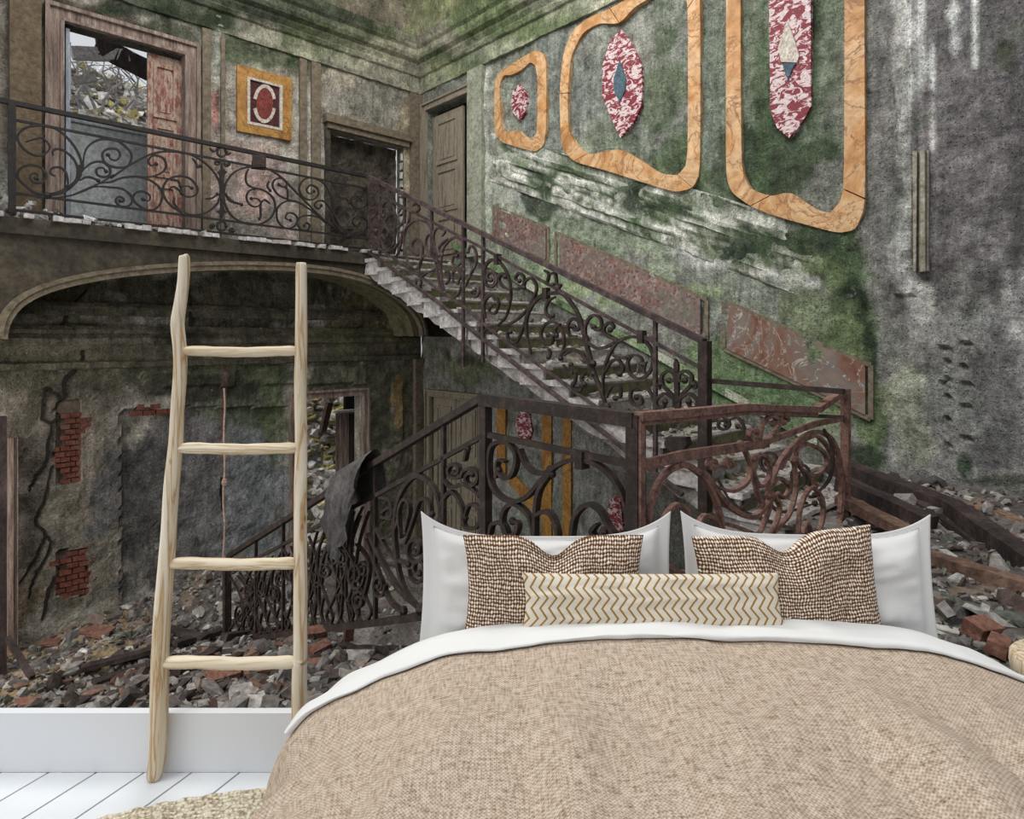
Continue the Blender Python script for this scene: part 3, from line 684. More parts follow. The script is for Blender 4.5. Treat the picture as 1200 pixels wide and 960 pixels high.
# sloping dado mouldings, broken
dado_p = stains((150, 152, 140), [(640,215,20,30,DGREEN,.9),(770,245,40,16,(48,66,38),.9),(870,285,34,20,DGREEN,.9),(700,235,60,10,(196,196,186),.8),(600,215,26,14,(176,178,164),.7),(820,275,50,8,(188,190,184),.8),(910,310,40,10,(190,190,184),.8),(700,270,60,10,(104,116,84),.7)])
PRO = [(.66,0),(.63,.03),(.60,.0),(.46,.0),(.44,.05),(.36,.05),(.34,.02),(.30,.02),(.28,.07),(.20,.08),(.18,.03),(.10,.03),(.05,.0),(-.02,.05),(-.08,.06),(-.10,.02),(-.2,.03),(-.24,.0)]
mb = MB(); nd_ = 230
def streak(a_, b_): return fbm((a_*1.1, b_*16, 3), 5)+.4*fbm((a_*7, b_*30, 8), 3)
dcol = [lin(176,175,166)[:3], lin(134,138,124)[:3], lin(96,108,78)[:3], lin(52,70,42)[:3]]
for i in range(nd_+1):
    v = 9.1-6.15*i/nd_; z0_ = 3.14-(8.9-v)*.423
    for (dz, d_) in PRO:
        q = streak(v, dz); big = fbm((v*.8, dz*2, 7), 4); X, Y = topx(UW, v, z0_+dz)
        gm = max([1-math.hypot((X-x)/rx, (Y-y)/ry) for x, y, rx, ry in ((640,222,24,36),(775,245,50,26),(880,286,50,24),(735,225,20,18),(965,320,20,40))]+[0])
        q = q-.9*gm+.25*big
        c = lerp3(dcol[3], dcol[2], min(1, max(0, (q+.55)/.2))) if q < -.3 else lerp3(dcol[2], dcol[1], min(1, max(0, (q+.22)/.15))) if q < .0 else lerp3(dcol[1], dcol[0], min(1, max(0, (q-.05)/.15)))
        k = max(0, min(1, (.5+big*1.6-gm*.8)))
        en = min(1, max(0, (min(i, nd_-i)/nd_*9)-.25+.5*fbm((dz*9, 4, i*.02), 3))); d_ = d_*en; k = k*en-(1-en)*.9; 
        if en < .3: c = lerp3(c, paint_right(UW, v, z0_+dz), .8)
        mb.v.append((UW-.015-(d_*k if k > 0 else .04*k)-.012*q, v+.02*big, z0_+dz+.015*fbm((v*3, dz*9, 1), 3))); mb.col.append(c)
m = len(PRO); mb.f = [(i*m+k, i*m+k+1, (i+1)*m+k+1, (i+1)*m+k) for i in range(nd_) for k in range(m-1)]
mb.build('trim_20', M_WALL, kind='structure')
# skirting following the stair, and lower mouldings
mb = MB()
for k in range(30):
    v = 9.9-k*.23; z = 1.62-(9.955-v)*.437+.25; mb.add([(UW+.05,v,z),(UW+.05,v-.23,z-.1),(UW+.05,v-.23,z-.2),(UW+.05,v,z-.1),(UW-.05,v,z),(UW-.05,v-.23,z-.1),(UW-.05,v-.23,z-.2),(UW-.05,v,z-.1)], [(0,1,2,3),(4,5,6,7),(0,1,5,4),(2,3,7,6)], lin(*random.choice([(120,134,92),(90,116,66),(150,154,132)])))
mb.build('trim_30', M_WALL, kind='structure')
# upright remains of a pilaster moulding
mb = MB(); p0 = rw(1073, 180); p1 = rw(1089, 318)
for f0, f1, d in ((0,.25,.10),(.3,.5,.05),(.55,.85,.09),(.9,1,.04)):
    mb.box(UW-d, UW+.05, p0[1]+(p1[1]-p0[1])*f0, p0[1]+(p1[1]-p0[1])*f1, p1[2], p0[2], j=.006)
mb.build('pilaster_moulding', mottled('cracked_pilaster', [lin(110,100,84), lin(176,170,156)], 6, 30), label='short upright length of broken pilaster moulding on the grey wall', cat='moulding')
# square inlaid panel on the left wall
R2 = lambda x, y, d=0: (lambda p: (p[0], VW-d, p[2]))(pv(240+x/3.693, y/3.693, VW))
t = empty('inlaid_panel', R2(250, 612), 'square ochre framed inlaid panel with red oval, on the wall above the gallery', 'wall panel')
def ring(o, i, d0, d1, name, m, par):
    mb = MB(); n = len(o)
    for k in range(n):
        q = [o[k], o[(k+1)%n], i[(k+1)%n], i[k]]
        mb.add([R2(*p, d0) for p in q]+[R2(*p, d1) for p in q], [(0,1,2,3),(4,5,6,7),(0,1,5,4),(2,3,7,6)])
    return mb.build(name, m, par)
ring([(135,283),(370,345),(370,612),(135,570)], [(178,335),(330,375),(330,570),(178,540)], -.03, .06, 'frame', M_ORANGE2, t)
ring([(178,335),(330,375),(330,570),(178,540)], [(190,348),(318,382),(318,557),(190,530)], -.03, .07, 'white_border', M_CREAM, t)
mb = MB(); mb.prism([R2(*p, -.03) for p in [(190,348),(318,382),(318,557),(190,530)]], (0, -.065, 0)); mb.build('field', M_DKRED, t)
ov = [(254+36*math.cos(a*PI/12), 452+68*math.sin(a*PI/12)) for a in range(24)]
ov2 = [(254+50*math.cos(a*PI/12), 452+84*math.sin(a*PI/12)) for a in range(24)]
mb = MB(); mb.prism([R2(*p, .02) for p in ov], (0, -.035, 0)); mb.build('oval', M_REDIN, t)
mb = MB()
for k in list(range(1, 11))+list(range(13, 23)):
    q = [ov2[k], ov2[(k+1)%24], ov[(k+1)%24], ov[k]]; mb.add([R2(*p, .03) for p in q]+[R2(*p, .05) for p in q], [(0,1,2,3),(4,5,6,7),(0,1,5,4),(2,3,7,6)])
mb.build('cream_band', M_CREAM, t)
# lower wall remnants seen under the stair
for i, (xa, xb, ya, yb, m, lab) in enumerate(((584,594,470,560,M_ORANGE2,'ochre strip on the lower wall left of the pair, under the stair'),(637,648,470,680,M_ORANGE2,'ochre strip on the lower wall, left one of the pair'),(661,671,480,680,M_ORANGE2,'ochre strip on the lower wall, right one of the pair'))):
    P = [rw(xa,ya), rw(xb,ya+2), rw(xb,yb), rw(xa,yb)]; mb = MB(); mb.prism(off_u(P, -.02), (-.06,0,0)); mb.build('wall_strip', m, label=lab, cat='wall panel', group='ochre strips on the lower wall')
for pts, lab in (([(612,478),(622,486),(626,505),(620,522),(610,516),(606,496)], 'small maroon and white patch on the lower wall'), ([(716,585),(728,580),(732,620),(722,632),(712,612)], 'maroon and white patch seen behind the landing railing')):
    mb = MB(); mb.prism(off_u([rw(*p) for p in pts], -.02), (-.06,0,0)); mb.build('wall_medallion', M_MAROON, label=lab, cat='wall panel', group='small wall medallions')
mb = MB(); mb.prism(off_u([rw(*p) for p in [(594,560),(604,556),(640,596),(634,612)]], -.02), (-.05,0,0)); mb.build('wall_strip', M_ORANGE2, label='slanting ochre strip on the lower wall', cat='wall panel', group='ochre strips on the lower wall')

# exposed bricks in the lower left wall
def brick_patch(x0, x1, y0, y1, rows, per, parent, ragged=.8):
    pa = pv(x0, y0, VW+.07); pb = pv(x1, y1, VW+.07); u0, u1 = pa[0], pb[0]; z1, z0 = pa[2], pb[2]; h = (z1-z0)/rows; wd = (u1-u0)/per
    for r in range(rows):
        for c in range(-1, per+1):
            a = u0+(c+(.5 if r % 2 else 0))*wd; b = a+wd*.93
            if c in (-1, per) and random.random() < .65: continue
            a = max(a, u0-.12); b = min(b, u1+.12)
            if b-a < .05: continue
            mb = MB(); d = random.uniform(0, .03); mb.box(a, b, VW+.02-d, VW+.09, z0+r*h+.006, z0+(r+.86)*h, j=.006); mb.build('brick', M_BRICK, parent)
bw = empty('trim_40', (1.9, VW, -3), kind='structure')
mb = MB(); mb.box(*[pv(68,560,VW)[0], pv(96,560,VW)[0]], VW+.06, VW+.12, pv(80,566,VW)[2], pv(80,470,VW)[2]); mb.box(pv(66,670,VW)[0], pv(103,670,VW)[0], VW+.06, VW+.12, pv(80,697,VW)[2], pv(80,645,VW)[2]); mb.build('mortar_bed', M_MORTAR, bw)
brick_patch(70, 94, 484, 564, 13, 2, bw); brick_patch(69, 99, 647, 695, 8, 2, bw); brick_patch(152, 196, 474, 485, 2, 3, bw)

# ------------------------------------------------------------------ staircase (upper flight)
st = empty('staircase', (6.8, 6, -1.7), 'chalky stone stair flight rising from the landing to the gallery beside the mossy wall', 'stairs')
NS = 17; TR = .435; RI = .19
for k in range(NS):
    v1 = VB-k*TR; zt = 1.55-(k+1)*RI+.0
    mb = MB(); z = zt
    n = 10
    # tread slab with worn nosing
    vs = []; 
    for i in range(n+1):
        u = US-.06+(UW-US+.06)*i/n
        j = .02*fbm((u*4, k*3.1, 0), 3)
        for (dv, dz) in ((.02, 0), (-TR-.04, -.0), (-TR-.055, -.03), (-TR-.03, -.06), (.02, -.06)):
            vs.append((u, v1+dv+j*(dv < 0), z+dz+j*.6))
    m = 5; fs = [(i*m+q, i*m+(q+1)%m, (i+1)*m+(q+1)%m, (i+1)*m+q) for i in range(n) for q in range(m)]+[tuple(range(m)), tuple(n*m+q for q in range(m-1,-1,-1))]
    mb.add(vs, fs); mb.build('step', M_STEP, st)
    mb = MB(); mb.box(US-.02, UW, v1-.03, v1+.02, z, z+RI-.05, j=.006); mb.build('riser', M_SOFF if k % 3 else M_STEP, st)
    mb = MB(); mb.box(US-.07, US+.10, v1-TR+.0, v1-.02, z-RI-.05-random.uniform(0,.06), z-.06, j=.014); mb.box(US-.10, US+.06, v1-TR-.05, v1-.0, z-.065, z-.0, j=.008); mb.build('step_end', M_STEPEND, st)
mb = MB()
def soff(a_, b_):
    v = VB-a_*(NS*TR-.3); z = 1.55-.2-(VB-v)*RI/TR-.26+.04*fbm((a_*22, b_*4, 3), 4); return (US-.03+b_*(UW-US+.03), v, z)
mb.grid(soff, 60, 12); mb.build('soffit', M_SOFF, st)
mb = MB(); P = []
for k in range(61):
    a_ = k/60; s_ = soff(a_, 0); top = 1.55-.2-(VB-s_[1])*RI/TR-.02; P.append((s_, (US-.03, s_[1], top)))
for (a_, b_), (c_, d_) in zip(P, P[1:]): mb.add([a_, c_, d_, b_], [(0,1,2,3)])
mb.build('stringer', M_STEP, st)

# ------------------------------------------------------------------ ironwork
def scrolls(parent, plane, fixed, sc, ox, oy, paths, w, d, mat, name='scroll', off=0):
    nrm = (0,1,0) if plane == 'v' else (1,0,0)
    for P in paths:
        ww = w
        if isinstance(P, tuple): P, ww = P
        Q = catmull([(ox+x/sc, oy+y/sc) for x, y in P], 5)
        R_ = [pv(x, y, fixed) if plane == 'v' else pu(x, y, fixed) for x, y in Q]
        o_ = random.uniform(-.004, .004)+off
        R_ = [(p[0], p[1]+o_, p[2]) if plane == 'v' else (p[0]+o_, p[1], p[2]) for p in R_]
        mb = MB(); mb.ribbon(R_, nrm, ww, d, True)
        e = R_[-1]; mb.ball(e, ww*1.1, 6, 4)
        mb.build(name, mat, parent)
def flat(plane, fixed, pts):
    return [pv(x, y, fixed) if plane == 'v' else pu(x, y, fixed) for x, y in pts]
def rails(parent, plane, fixed, items, mat):
    for name, pts, w_, h_ in items:
        P = flat(plane, fixed, pts); mb = MB()
        for a_, b_ in zip(P, P[1:]): mb.bar(a_, b_, w_, h_)
        mb.build(name, mat, parent)
def post(parent, plane, fixed, x, y0, y1, w_, mat, name='post'):
    a_ = flat(plane, fixed, [(x, y0)])[0]; b_ = flat(plane, fixed, [(x, y1)])[0]
    mb = MB(); mb.box(a_[0]-w_/2, a_[0]+w_/2, a_[1]-w_/2, a_[1]+w_/2, b_[2], a_[2]); return mb.build(name, mat, parent)
def leafd(parent, plane, fixed, pts, d, mat, name='leaf'):
    P = flat(plane, fixed, pts); mb = MB(); mb.prism([(p[0]-(d/2 if plane == 'u' else 0), p[1]-(d/2 if plane == 'v' else 0), p[2]) for p in P], (d, 0, 0) if plane == 'u' else (0, d, 0)); mb.build(name, mat, parent)
def ringp(cx, cy, rx, ry, a0=0, turns=1, end=1.0, n=14):
    return [(cx+rx*(1+(end-1)*k/n)*math.cos(a0+2*PI*turns*k/n), cy+ry*(1+(end-1)*k/n)*math.sin(a0+2*PI*turns*k/n)) for k in range(n+1)]

gr = empty('gallery_railing', (3.2, VB, SLT), 'long black wrought-iron scroll railing along the edge of the gallery', 'railing', 'wrought-iron railings of the stairwell')
rails(gr, 'v', VB, [('handrail', [(-30,111),(12,120),(432,207)], .07, .055), ('upper_rail', [(14,140),(430,221)], .03, .03), ('lower_rail', [(14,226),(430,280)], .03, .03), ('bottom_rail', [(14,246),(432,292)], .035, .03)], M_BLACK)
post(gr, 'v', VB, 14, 120, 250, .075, M_BLACK); post(gr, 'v', VB, 432, 206, 313, .045, M_IRONP)
Z1 = [[(180,340),(240,320),(300,313),(350,370),(320,420),(250,435),(170,390),(123,310),(170,245),(280,222),(400,250),(500,340),(560,440),(572,520),(540,600),(470,660),(380,700),(260,700),(170,640),(123,580),(140,530),(200,503),(280,515),(325,570),(300,620),(240,625),(210,590),(230,560),(265,570),(255,595)],
 [(375,435),(370,405),(400,388),(450,400),(510,450),(545,520),(535,600),(480,660)], [(390,580),(355,560),(365,525),(420,517),(460,550),(475,600),(480,650)],
 [(585,540),(590,440),(620,370),(700,322),(800,325),(870,360),(925,430),(895,510),(800,515),(735,480),(720,420),(760,388),(820,390),(845,430),(820,465),(780,460),(760,430)],
 [(560,570),(600,520),(650,485),(720,480),(770,520),(770,570),(730,585),(685,570),(680,530),(720,520),(745,545)], [(560,610),(610,585),(660,595),(690,610)],
 ([(560,500),(560,570),(520,630),(440,690),(330,715)], .045)]
scrolls(gr, 'v', VB, 6, 0, 110, Z1, .026, .03, M_BLACK)
c1 = lambda x, y: ((x/6-130)*6.4, (y/6+110-140)*6.4)
Z2 = [[c1(*p) for p in [(260,730),(400,730),(550,700),(700,630),(800,570)]]+[(0,440),(100,370),(200,310),(320,255),(450,240),(600,265),(720,340),(800,440),(825,540),(790,640),(700,705),(590,715),(480,670),(410,600),(390,520),(430,450),(520,425),(600,450),(650,520),(630,570),(570,580),(525,550),(530,510),(570,500),(605,515)],
 [c1(*p) for p in [(500,715),(650,650),(720,625)]]+[(0,470),(80,440),(200,430),(300,460),(370,520),(385,590),(350,660),(280,680),(200,640),(165,590),(190,550),(240,540),(290,570),(285,610),(240,600)],
 [(200,430),(300,430),(380,400),(415,350),(390,290),(320,270),(280,310),(300,345),(340,335)],
 [c1(*p) for p in [(620,660),(700,652)]]+[(0,510),(80,520),(140,560),(160,610),(130,650),(70,650),(35,610),(60,580),(95,595),(90,620),(70,612)],
 [(480,590),(470,620),(500,670),(540,710)], [(440,520),(470,505),(510,530),(530,555)], [(450,455),(500,460),(520,500)], [(710,595),(760,590),(800,560)], [(610,290),(640,330),(650,360),(670,350)], [(860,560),(890,610),(980,640)],
 ringp(832,245,34,34), [(740,215),(770,240),(800,225)], [(900,250),(870,265),(860,235)], ringp(800,325,22,22,0,-1.2,.5), ringp(870,330,24,24,0,1.2,.5), ringp(830,800,34,34), ringp(760,805,20,20,0,-1.2,.4), ringp(905,830,20,20,0,1.2,.4)]
scrolls(gr, 'v', VB, 6.4, 130, 140, Z2, .026, .03, M_BLACK)
o2 = lambda P: [(130+x/6.4, 140+y/6.4) for x, y in P]
leafd(gr, 'v', VB, o2([(832,320),(842,370),(870,395),(850,420),(845,470),(852,540),(842,640),(850,680),(872,700),(845,710),(832,740),(818,710),(785,690),(818,680),(824,600),(815,540),(820,470),(815,420),(798,395),(825,370)]), .03, M_BLACK)
Z3 = [[(980,722),(900,680),(800,600),(700,500),(600,400),(500,300),(400,240),(280,225),(170,255),(100,330),(78,420),(90,510),(150,600),(260,650),(370,640),(440,580),(457,500),(420,430),(340,388),(270,400),(245,450),(270,505),(320,520),(352,490),(320,460),(280,460)],
 [(260,240),(240,290),(250,350),(300,385)], [(900,680),(780,590),(700,530),(620,485),(540,480),(480,520),(468,570),(480,630),(530,677),(590,670),(625,620),(600,575),(550,568),(535,605),(570,620)],
 [(620,480),(550,465),(480,430),(440,370),(455,320),(510,310),(545,350),(520,375),(485,355)], [(550,465),(548,400),(535,375)], [(830,640),(780,600),(700,585),(640,600),(620,640),(650,690),(700,690),(710,655),(685,640),(672,660)],
 [(885,580),(870,450),(820,350),(740,308),(670,320),(635,380),(660,445),(720,470),(772,440),(770,385),(720,360),(690,395),(715,425),(745,405)], [(870,540),(820,480),(770,480),(750,510),(780,535),(800,510)],
 [(1060,470),(1100,480),(1060,440),(1020,460),(1030,510),(1080,535),(1130,510),(1142,440),(1120,390),(1040,363),(950,385),(895,450),(888,540),(910,620),(960,690),(1030,727),(1100,715),(1142,660),(1120,605),(1060,590),(1030,630),(1060,665),(1085,640)],
 ([(870,560),(890,630),(950,700),(1000,738)], .045), [(930,600),(950,565),(990,570),(995,605)], [(940,480),(980,460),(1005,490)], [(410,330),(400,370),(420,400)], [(420,500),(380,470),(350,500),(350,590),(340,610)], [(200,500),(140,480),(90,430)]]
scrolls(gr, 'v', VB, 6.316, 250, 160, Z3, .026, .03, M_BLACK)
p_ = pv(303, 189, VB); mb = MB(); mb.box(p_[0]-.09, p_[0]+.09, VB-.05, VB+.05, p_[2]-.1, p_[2]+.1, j=.03); mb.build('lock_box', M_IRON, gr)

RS = US-.14                              # the railing stands just clear of the step ends
sr = empty('stair_railing', (RS, 6.5, -1), 'purplish iron scroll railing climbing beside the upper stair flight', 'railing', 'wrought-iron railings of the stairwell')
rails(sr, 'u', RS, [('handrail', [(432,207),(568,275),(825,400)], .08, .06), ('upper_rail', [(432,222),(568,292),(700,365),(768,402),(821,431)], .035, .035), ('lower_rail', [(432,283),(453,297),(542,358),(583,393),(618,418),(674,459),(700,478)], .035, .035), ('bottom_rail', [(432,295),(518,358),(560,393),(656,467),(724,520),(800,580)], .05, .045)], M_IRONP)
for x, y0, y1 in ((445,214,300),(474,229,262),(506,246,300),(543,262,430),(566,275,425),(768,373,560)): post(sr, 'u', RS, x, y0, y1, .04, M_IRONP, 'baluster')
post(sr, 'u', RS, 826, 400, 600, .10, M_IRON, 'newel')
Z4 = [[(150,560),(125,450),(125,300),(160,222),(205,230),(228,310),(230,420),(215,520),(170,570)], [(130,340),(160,350),(178,300),(150,268),(137,300),(150,320)], [(135,430),(160,398),(182,440),(160,478),(140,460)],
 [(150,570),(220,550),(280,460),(320,370),(332,300),(310,262),(290,290)], [(540,700),(520,600),(500,500),(490,420),(440,362),(370,352),(310,400),(290,480),(298,560),(320,650),(370,695),(410,640),(422,540),(390,480),(350,510),(360,570),(385,590)],
 [(490,440),(450,470),(445,540),(480,580),(520,640)], [(510,620),(430,600),(400,680),(405,750),(450,720),(500,700)], [(560,460),(580,430),(555,410),(520,410),(500,450),(500,540),(520,680),(550,820),(600,890),(660,880),(700,800),(712,700)],
 [(712,600),(700,500),(640,472),(570,540),(550,650),(556,780),(580,860)], [(640,600),(630,650),(670,668),(702,620),(680,578),(660,600)], [(640,790),(635,720),(670,700),(692,740),(670,790)], [(720,820),(760,730),(800,640),(792,560),(760,530),(740,570)],
 [(870,800),(858,700),(890,640),(950,626)], [(900,820),(942,790),(930,720),(890,708),(880,760),(905,770)], [(240,600),(270,520),(280,430)], [(50,280),(90,260),(100,300),(60,340),(60,400),(95,420)], [(60,450),(100,480),(110,540),(60,560)], [(250,300),(280,260),(300,300),(280,370),(250,400)],
 [(350,250),(380,235),(400,270),(380,290)], [(600,480),(540,540),(560,590)], [(760,800),(800,790),(820,850),(790,890),(760,860),(790,840)], [(850,950),(870,890),(910,880),(940,930)], [(580,720),(600,700),(610,760),(590,790)], [(370,810),(380,770),(410,780),(400,820)]]
scrolls(sr, 'u', RS, 6, 425, 200, Z4, .03, .035, M_IRONP)
Z5 = [[(150,715),(210,650),(240,550),(247,430),(220,320),(160,236),(100,222),(55,270),(48,360),(70,415),(110,422),(137,370),(110,315),(75,340),(95,375)], [(60,660),(48,560),(80,500),(130,487),(157,550),(130,622),(88,610),(97,570)],
 [(245,450),(190,420),(160,370),(185,323),(207,350)], [(260,430),(290,442),(340,410),(347,350),(310,322),(283,360),(312,380)], [(190,720),(280,680),(370,590),(430,480),(438,410),(400,358),(360,380),(345,430)],
 ([(400,925),(370,800),(363,680),(400,570),(480,490),(580,470),(640,480),(710,560),(760,650),(790,760),(830,900),(860,1000)], .045), [(580,500),(530,530),(508,600),(535,650),(560,640)],
 [(620,945),(647,850),(630,750),(570,688),(500,710),(473,780),(500,852),(545,850),(562,800),(525,785)], [(690,800),(673,730),(700,668),(750,678),(762,730),(730,752),(705,720)], [(370,640),(330,760),(290,838),(240,830),(222,770),(245,760)],
 [(500,300),(532,330),(522,400),(560,410)], [(540,330),(580,325),(592,400),(620,410),(600,440)], [(800,1000),(790,930),(700,890),(640,910),(620,960)], [(620,700),(580,740),(590,790)], [(50,760),(90,720),(100,760)], [(530,890),(545,920),(530,950)]]
scrolls(sr, 'u', RS, 6.4, 560, 270, Z5, .032, .038, M_IRON)
mx = lambda P, c: [(2*c-x, y) for x, y in P]
ht = [(755,800),(790,742),(842,690),(852,625),(812,593),(772,610),(770,655),(805,655)]; lc = [(770,830),(775,775),(830,742),(885,780),(880,830),(840,830),(830,795)]; lw = [(860,710),(880,690),(860,680)]
Z6 = [[(270,820),(263,650),(290,520),(350,410),(440,368),(520,380),(582,450),(592,550),(550,622),(490,642),(438,600),(428,530),(460,488),(512,500),(530,550)], ([(125,330),(150,370),(165,470),(200,600),(250,720),(285,830)], .05),
 [(150,370),(148,290),(190,226),(242,240),(252,300),(220,322),(200,300)], [(150,390),(220,442),(290,430),(345,398)], [(335,385),(280,350),(273,300),(310,272),(335,300),(310,322)], [(280,600),(320,530),(370,522),(398,580),(375,612)], [(285,770),(320,690),(370,690),(378,760),(345,772)],
 [(600,790),(570,722),(520,693),(460,710),(447,770),(480,818),(522,800),(510,760),(485,765)], [(90,362),(40,352),(33,280),(70,243),(112,270),(100,312),(70,300)], [(0,490),(60,455),(110,470),(160,530),(200,610)], [(0,550),(30,605),(62,600),(50,550)], [(60,560),(84,600),(80,660),(60,700),(110,722),(128,690)],
 [(330,490),(380,505),(430,500)], ht, mx(ht, 752), lc, mx(lc, 752), lw, mx(lw, 752), ([(750,580),(752,700),(755,900)], .05), [(150,600),(120,640),(140,680)], [(770,900),(800,920),(830,900),(825,870)], [(730,900),(700,920),(670,900),(680,870)]]
scrolls(sr, 'u', RS, 5.644, 660, 330, Z6, .032, .038, M_IRON)
o6 = lambda P: [(660+x/5.644, 330+y/5.644) for x, y in P]
leafd(sr, 'u', RS, o6([(745,510),(765,545),(765,590),(752,600),(738,590),(735,545)]), .04, M_IRON)
leafd(sr, 'u', RS, o6([(500,540),(530,560),(555,530),(540,580),(550,620),(520,600),(490,610),(505,575)]), .03, M_IRON)
leafd(sr, 'u', RS, [(783,512),(806,512),(808,520),(800,530),(790,530),(781,520)], .10, M_IRON)
for x, y in ((640,344),(752,395),(583,304)):
    p_ = pu(x, y, RS); mb = MB(); mb.box(RS-.04, RS+.04, p_[1]-.035, p_[1]+.035, p_[2]-.07, p_[2]+.07); mb.build('clamp', M_IRON, sr)

# landing railings
UL = 3.1
P0 = (UL, 3.66, -.45); P1 = (UL, 2.24, -.45)
lr = empty('landing_railing', (UL, 3, -1.72), 'dark iron scroll railing with long straight handrail at the left side of the landing', 'railing', 'wrought-iron railings of the stairwell')
rails(lr, 'u', UL, [('handrail', [(566,468),(746,492)], .10, .085), ('upper_rail', [(570,509),(742,545)], .04, .04), ('lower_rail', [(570,650),(742,760)], .04, .04)], M_IRON)
post(lr, 'u', UL, 569, 468, 668, .07, M_IRON); post(lr, 'u', UL, 745, 486, 800, .085, M_IRON)
ZL = [[(230,520),(195,510),(188,560),(230,602),(270,570),(282,480),(230,420),(170,430),(148,480),(148,580),(180,670),(260,718),(340,690),(420,600),(500,530),(600,508),(700,540),(780,620),(830,730),(845,870),(840,1000)],
 [(300,455),(335,540),(400,578),(450,560)], [(375,1100),(378,900),(380,780),(400,660),(460,580)], [(380,790),(420,768),(462,790),(492,880),(490,1000)], [(372,900),(350,800),(290,738),(240,740),(213,800),(230,880),(275,884),(292,830),(260,818)],
 [(540,1050),(560,900),(580,790),(640,733),(700,760),(740,830),(775,890),(800,1000)], [(148,900),(165,830),(220,835),(245,900)], [(180,600),(190,560)], [(690,830),(660,870),(690,900),(720,870)], [(250,1000),(330,1040),(372,950)], [(560,1100),(640,1150),(760,1080),(820,980)]]
scrolls(lr, 'u', UL, 4.286, 540, 420, ZL, .028, .05, M_IRON)
p_ = pu(682, 538, UL); mb = MB(); mb.box(UL-.04, UL+.04, p_[1]-.03, p_[1]+.03, p_[2]-.06, p_[2]+.05); mb.build('clamp', M_IRON, lr)
VL = 2.21
l2 = empty('landing_railing', (4.4, VL, -1.72), 'flaking rust-pink iron scroll railing with sagging handrail across the landing front', 'railing', 'wrought-iron railings of the stairwell')
rails(l2, 'v', VL, [('handrail', [(748,488),(800,484),(874,477),(957,480),(972,470),(989,458)], .07, .05), ('handrail_core', [(750,496),(874,484),(957,486)], .03, .03), ('upper_rail', [(754,545),(800,534),(900,519)], .03, .065), ('upper_rail', [(900,517),(955,497),(991,490)], .03, .045), ('lower_rail', [(754,760),(990,660)], .03, .04)], M_RUST)
post(l2, 'v', VL, 750, 490, 800, .045, M_RUST); post(l2, 'v', VL, 991, 456, 668, .07, M_RUST)
ZR = [([(75,900),(80,760),(100,650),(160,540),(250,500),(340,560),(390,650),(420,760),(432,860)], .035), ([(250,500),(340,540),(390,610),(460,695),(560,745),(620,705),(655,645)], .035), ([(650,600),(700,480),(780,390),(860,345),(930,370),(970,450),(995,600),(990,720),(960,820),(900,900)], .035), [(700,520),(760,420),(850,365),(900,390),(940,460),(980,600),(975,720)],
 [(770,470),(780,420),(830,403),(900,440),(912,500),(860,547),(800,522),(768,470)], [(400,600),(470,622),(540,582),(558,510),(540,450),(510,400)], ringp(378,495,26,26,0,1.3,.4), ringp(455,490,22,24,0,1.3,.4), [(575,480),(600,450),(640,480),(642,560),(600,600),(572,540),(575,470)],
 [(560,390),(548,350),(580,338),(590,370)], [(600,385),(610,310),(650,272),(684,290),(662,305)], [(640,385),(690,320),(700,268),(735,285),(715,300)], [(590,840),(640,720),(655,640),(692,690),(680,760),(640,840)], [(620,860),(690,790),(745,720),(772,600),(760,480)], [(140,800),(160,740),(210,687),(260,710),(272,770)],
 [(300,800),(340,738),(400,765),(412,840)], [(780,840),(790,700),(840,608),(893,660),(893,750),(870,840)], [(850,545),(862,600)], [(800,820),(820,770),(842,820)], [(880,650),(900,720),(880,800)], [(660,600),(690,560),(740,600),(720,650),(690,640)], [(430,770),(520,800),(590,830)], [(575,560),(590,640),(610,680)], [(640,560),(640,640)],
 [(120,900),(180,980),(280,1000),(400,900)], [(600,900),(700,960),(860,930)]]
scrolls(l2, 'v', VL, 4, 740, 420, ZR, .026, .035, M_RUST)
UR = 5.75
l3 = empty('landing_railing', (UR, 2.8, -1.72), 'short dark iron railing section between newel post and rusty corner post', 'railing', 'wrought-iron railings of the stairwell')
rails(l3, 'u', UR, [('handrail', [(826,446),(989,459)], .06, .045), ('upper_rail', [(826,482),(989,489)], .03, .03), ('lower_rail', [(826,585),(989,640)], .03, .03)], M_IRON)
ZQ = [ringp(430,310,35,30,-PI/2,1.3,.4), [(460,290),(500,280),(530,330),(500,320)], [(350,340),(380,390),(440,405),(540,380)], ringp(650,480,60,60,0,1.4,.3), ringp(790,560,50,70,0,-1.4,.3), [(400,560),(500,700),(600,640),(700,720),(860,680)], [(900,330),(940,420),(930,560),(860,640)]]
scrolls(l3, 'u', UR, 4, 740, 420, ZQ, .025, .03, M_IRON)

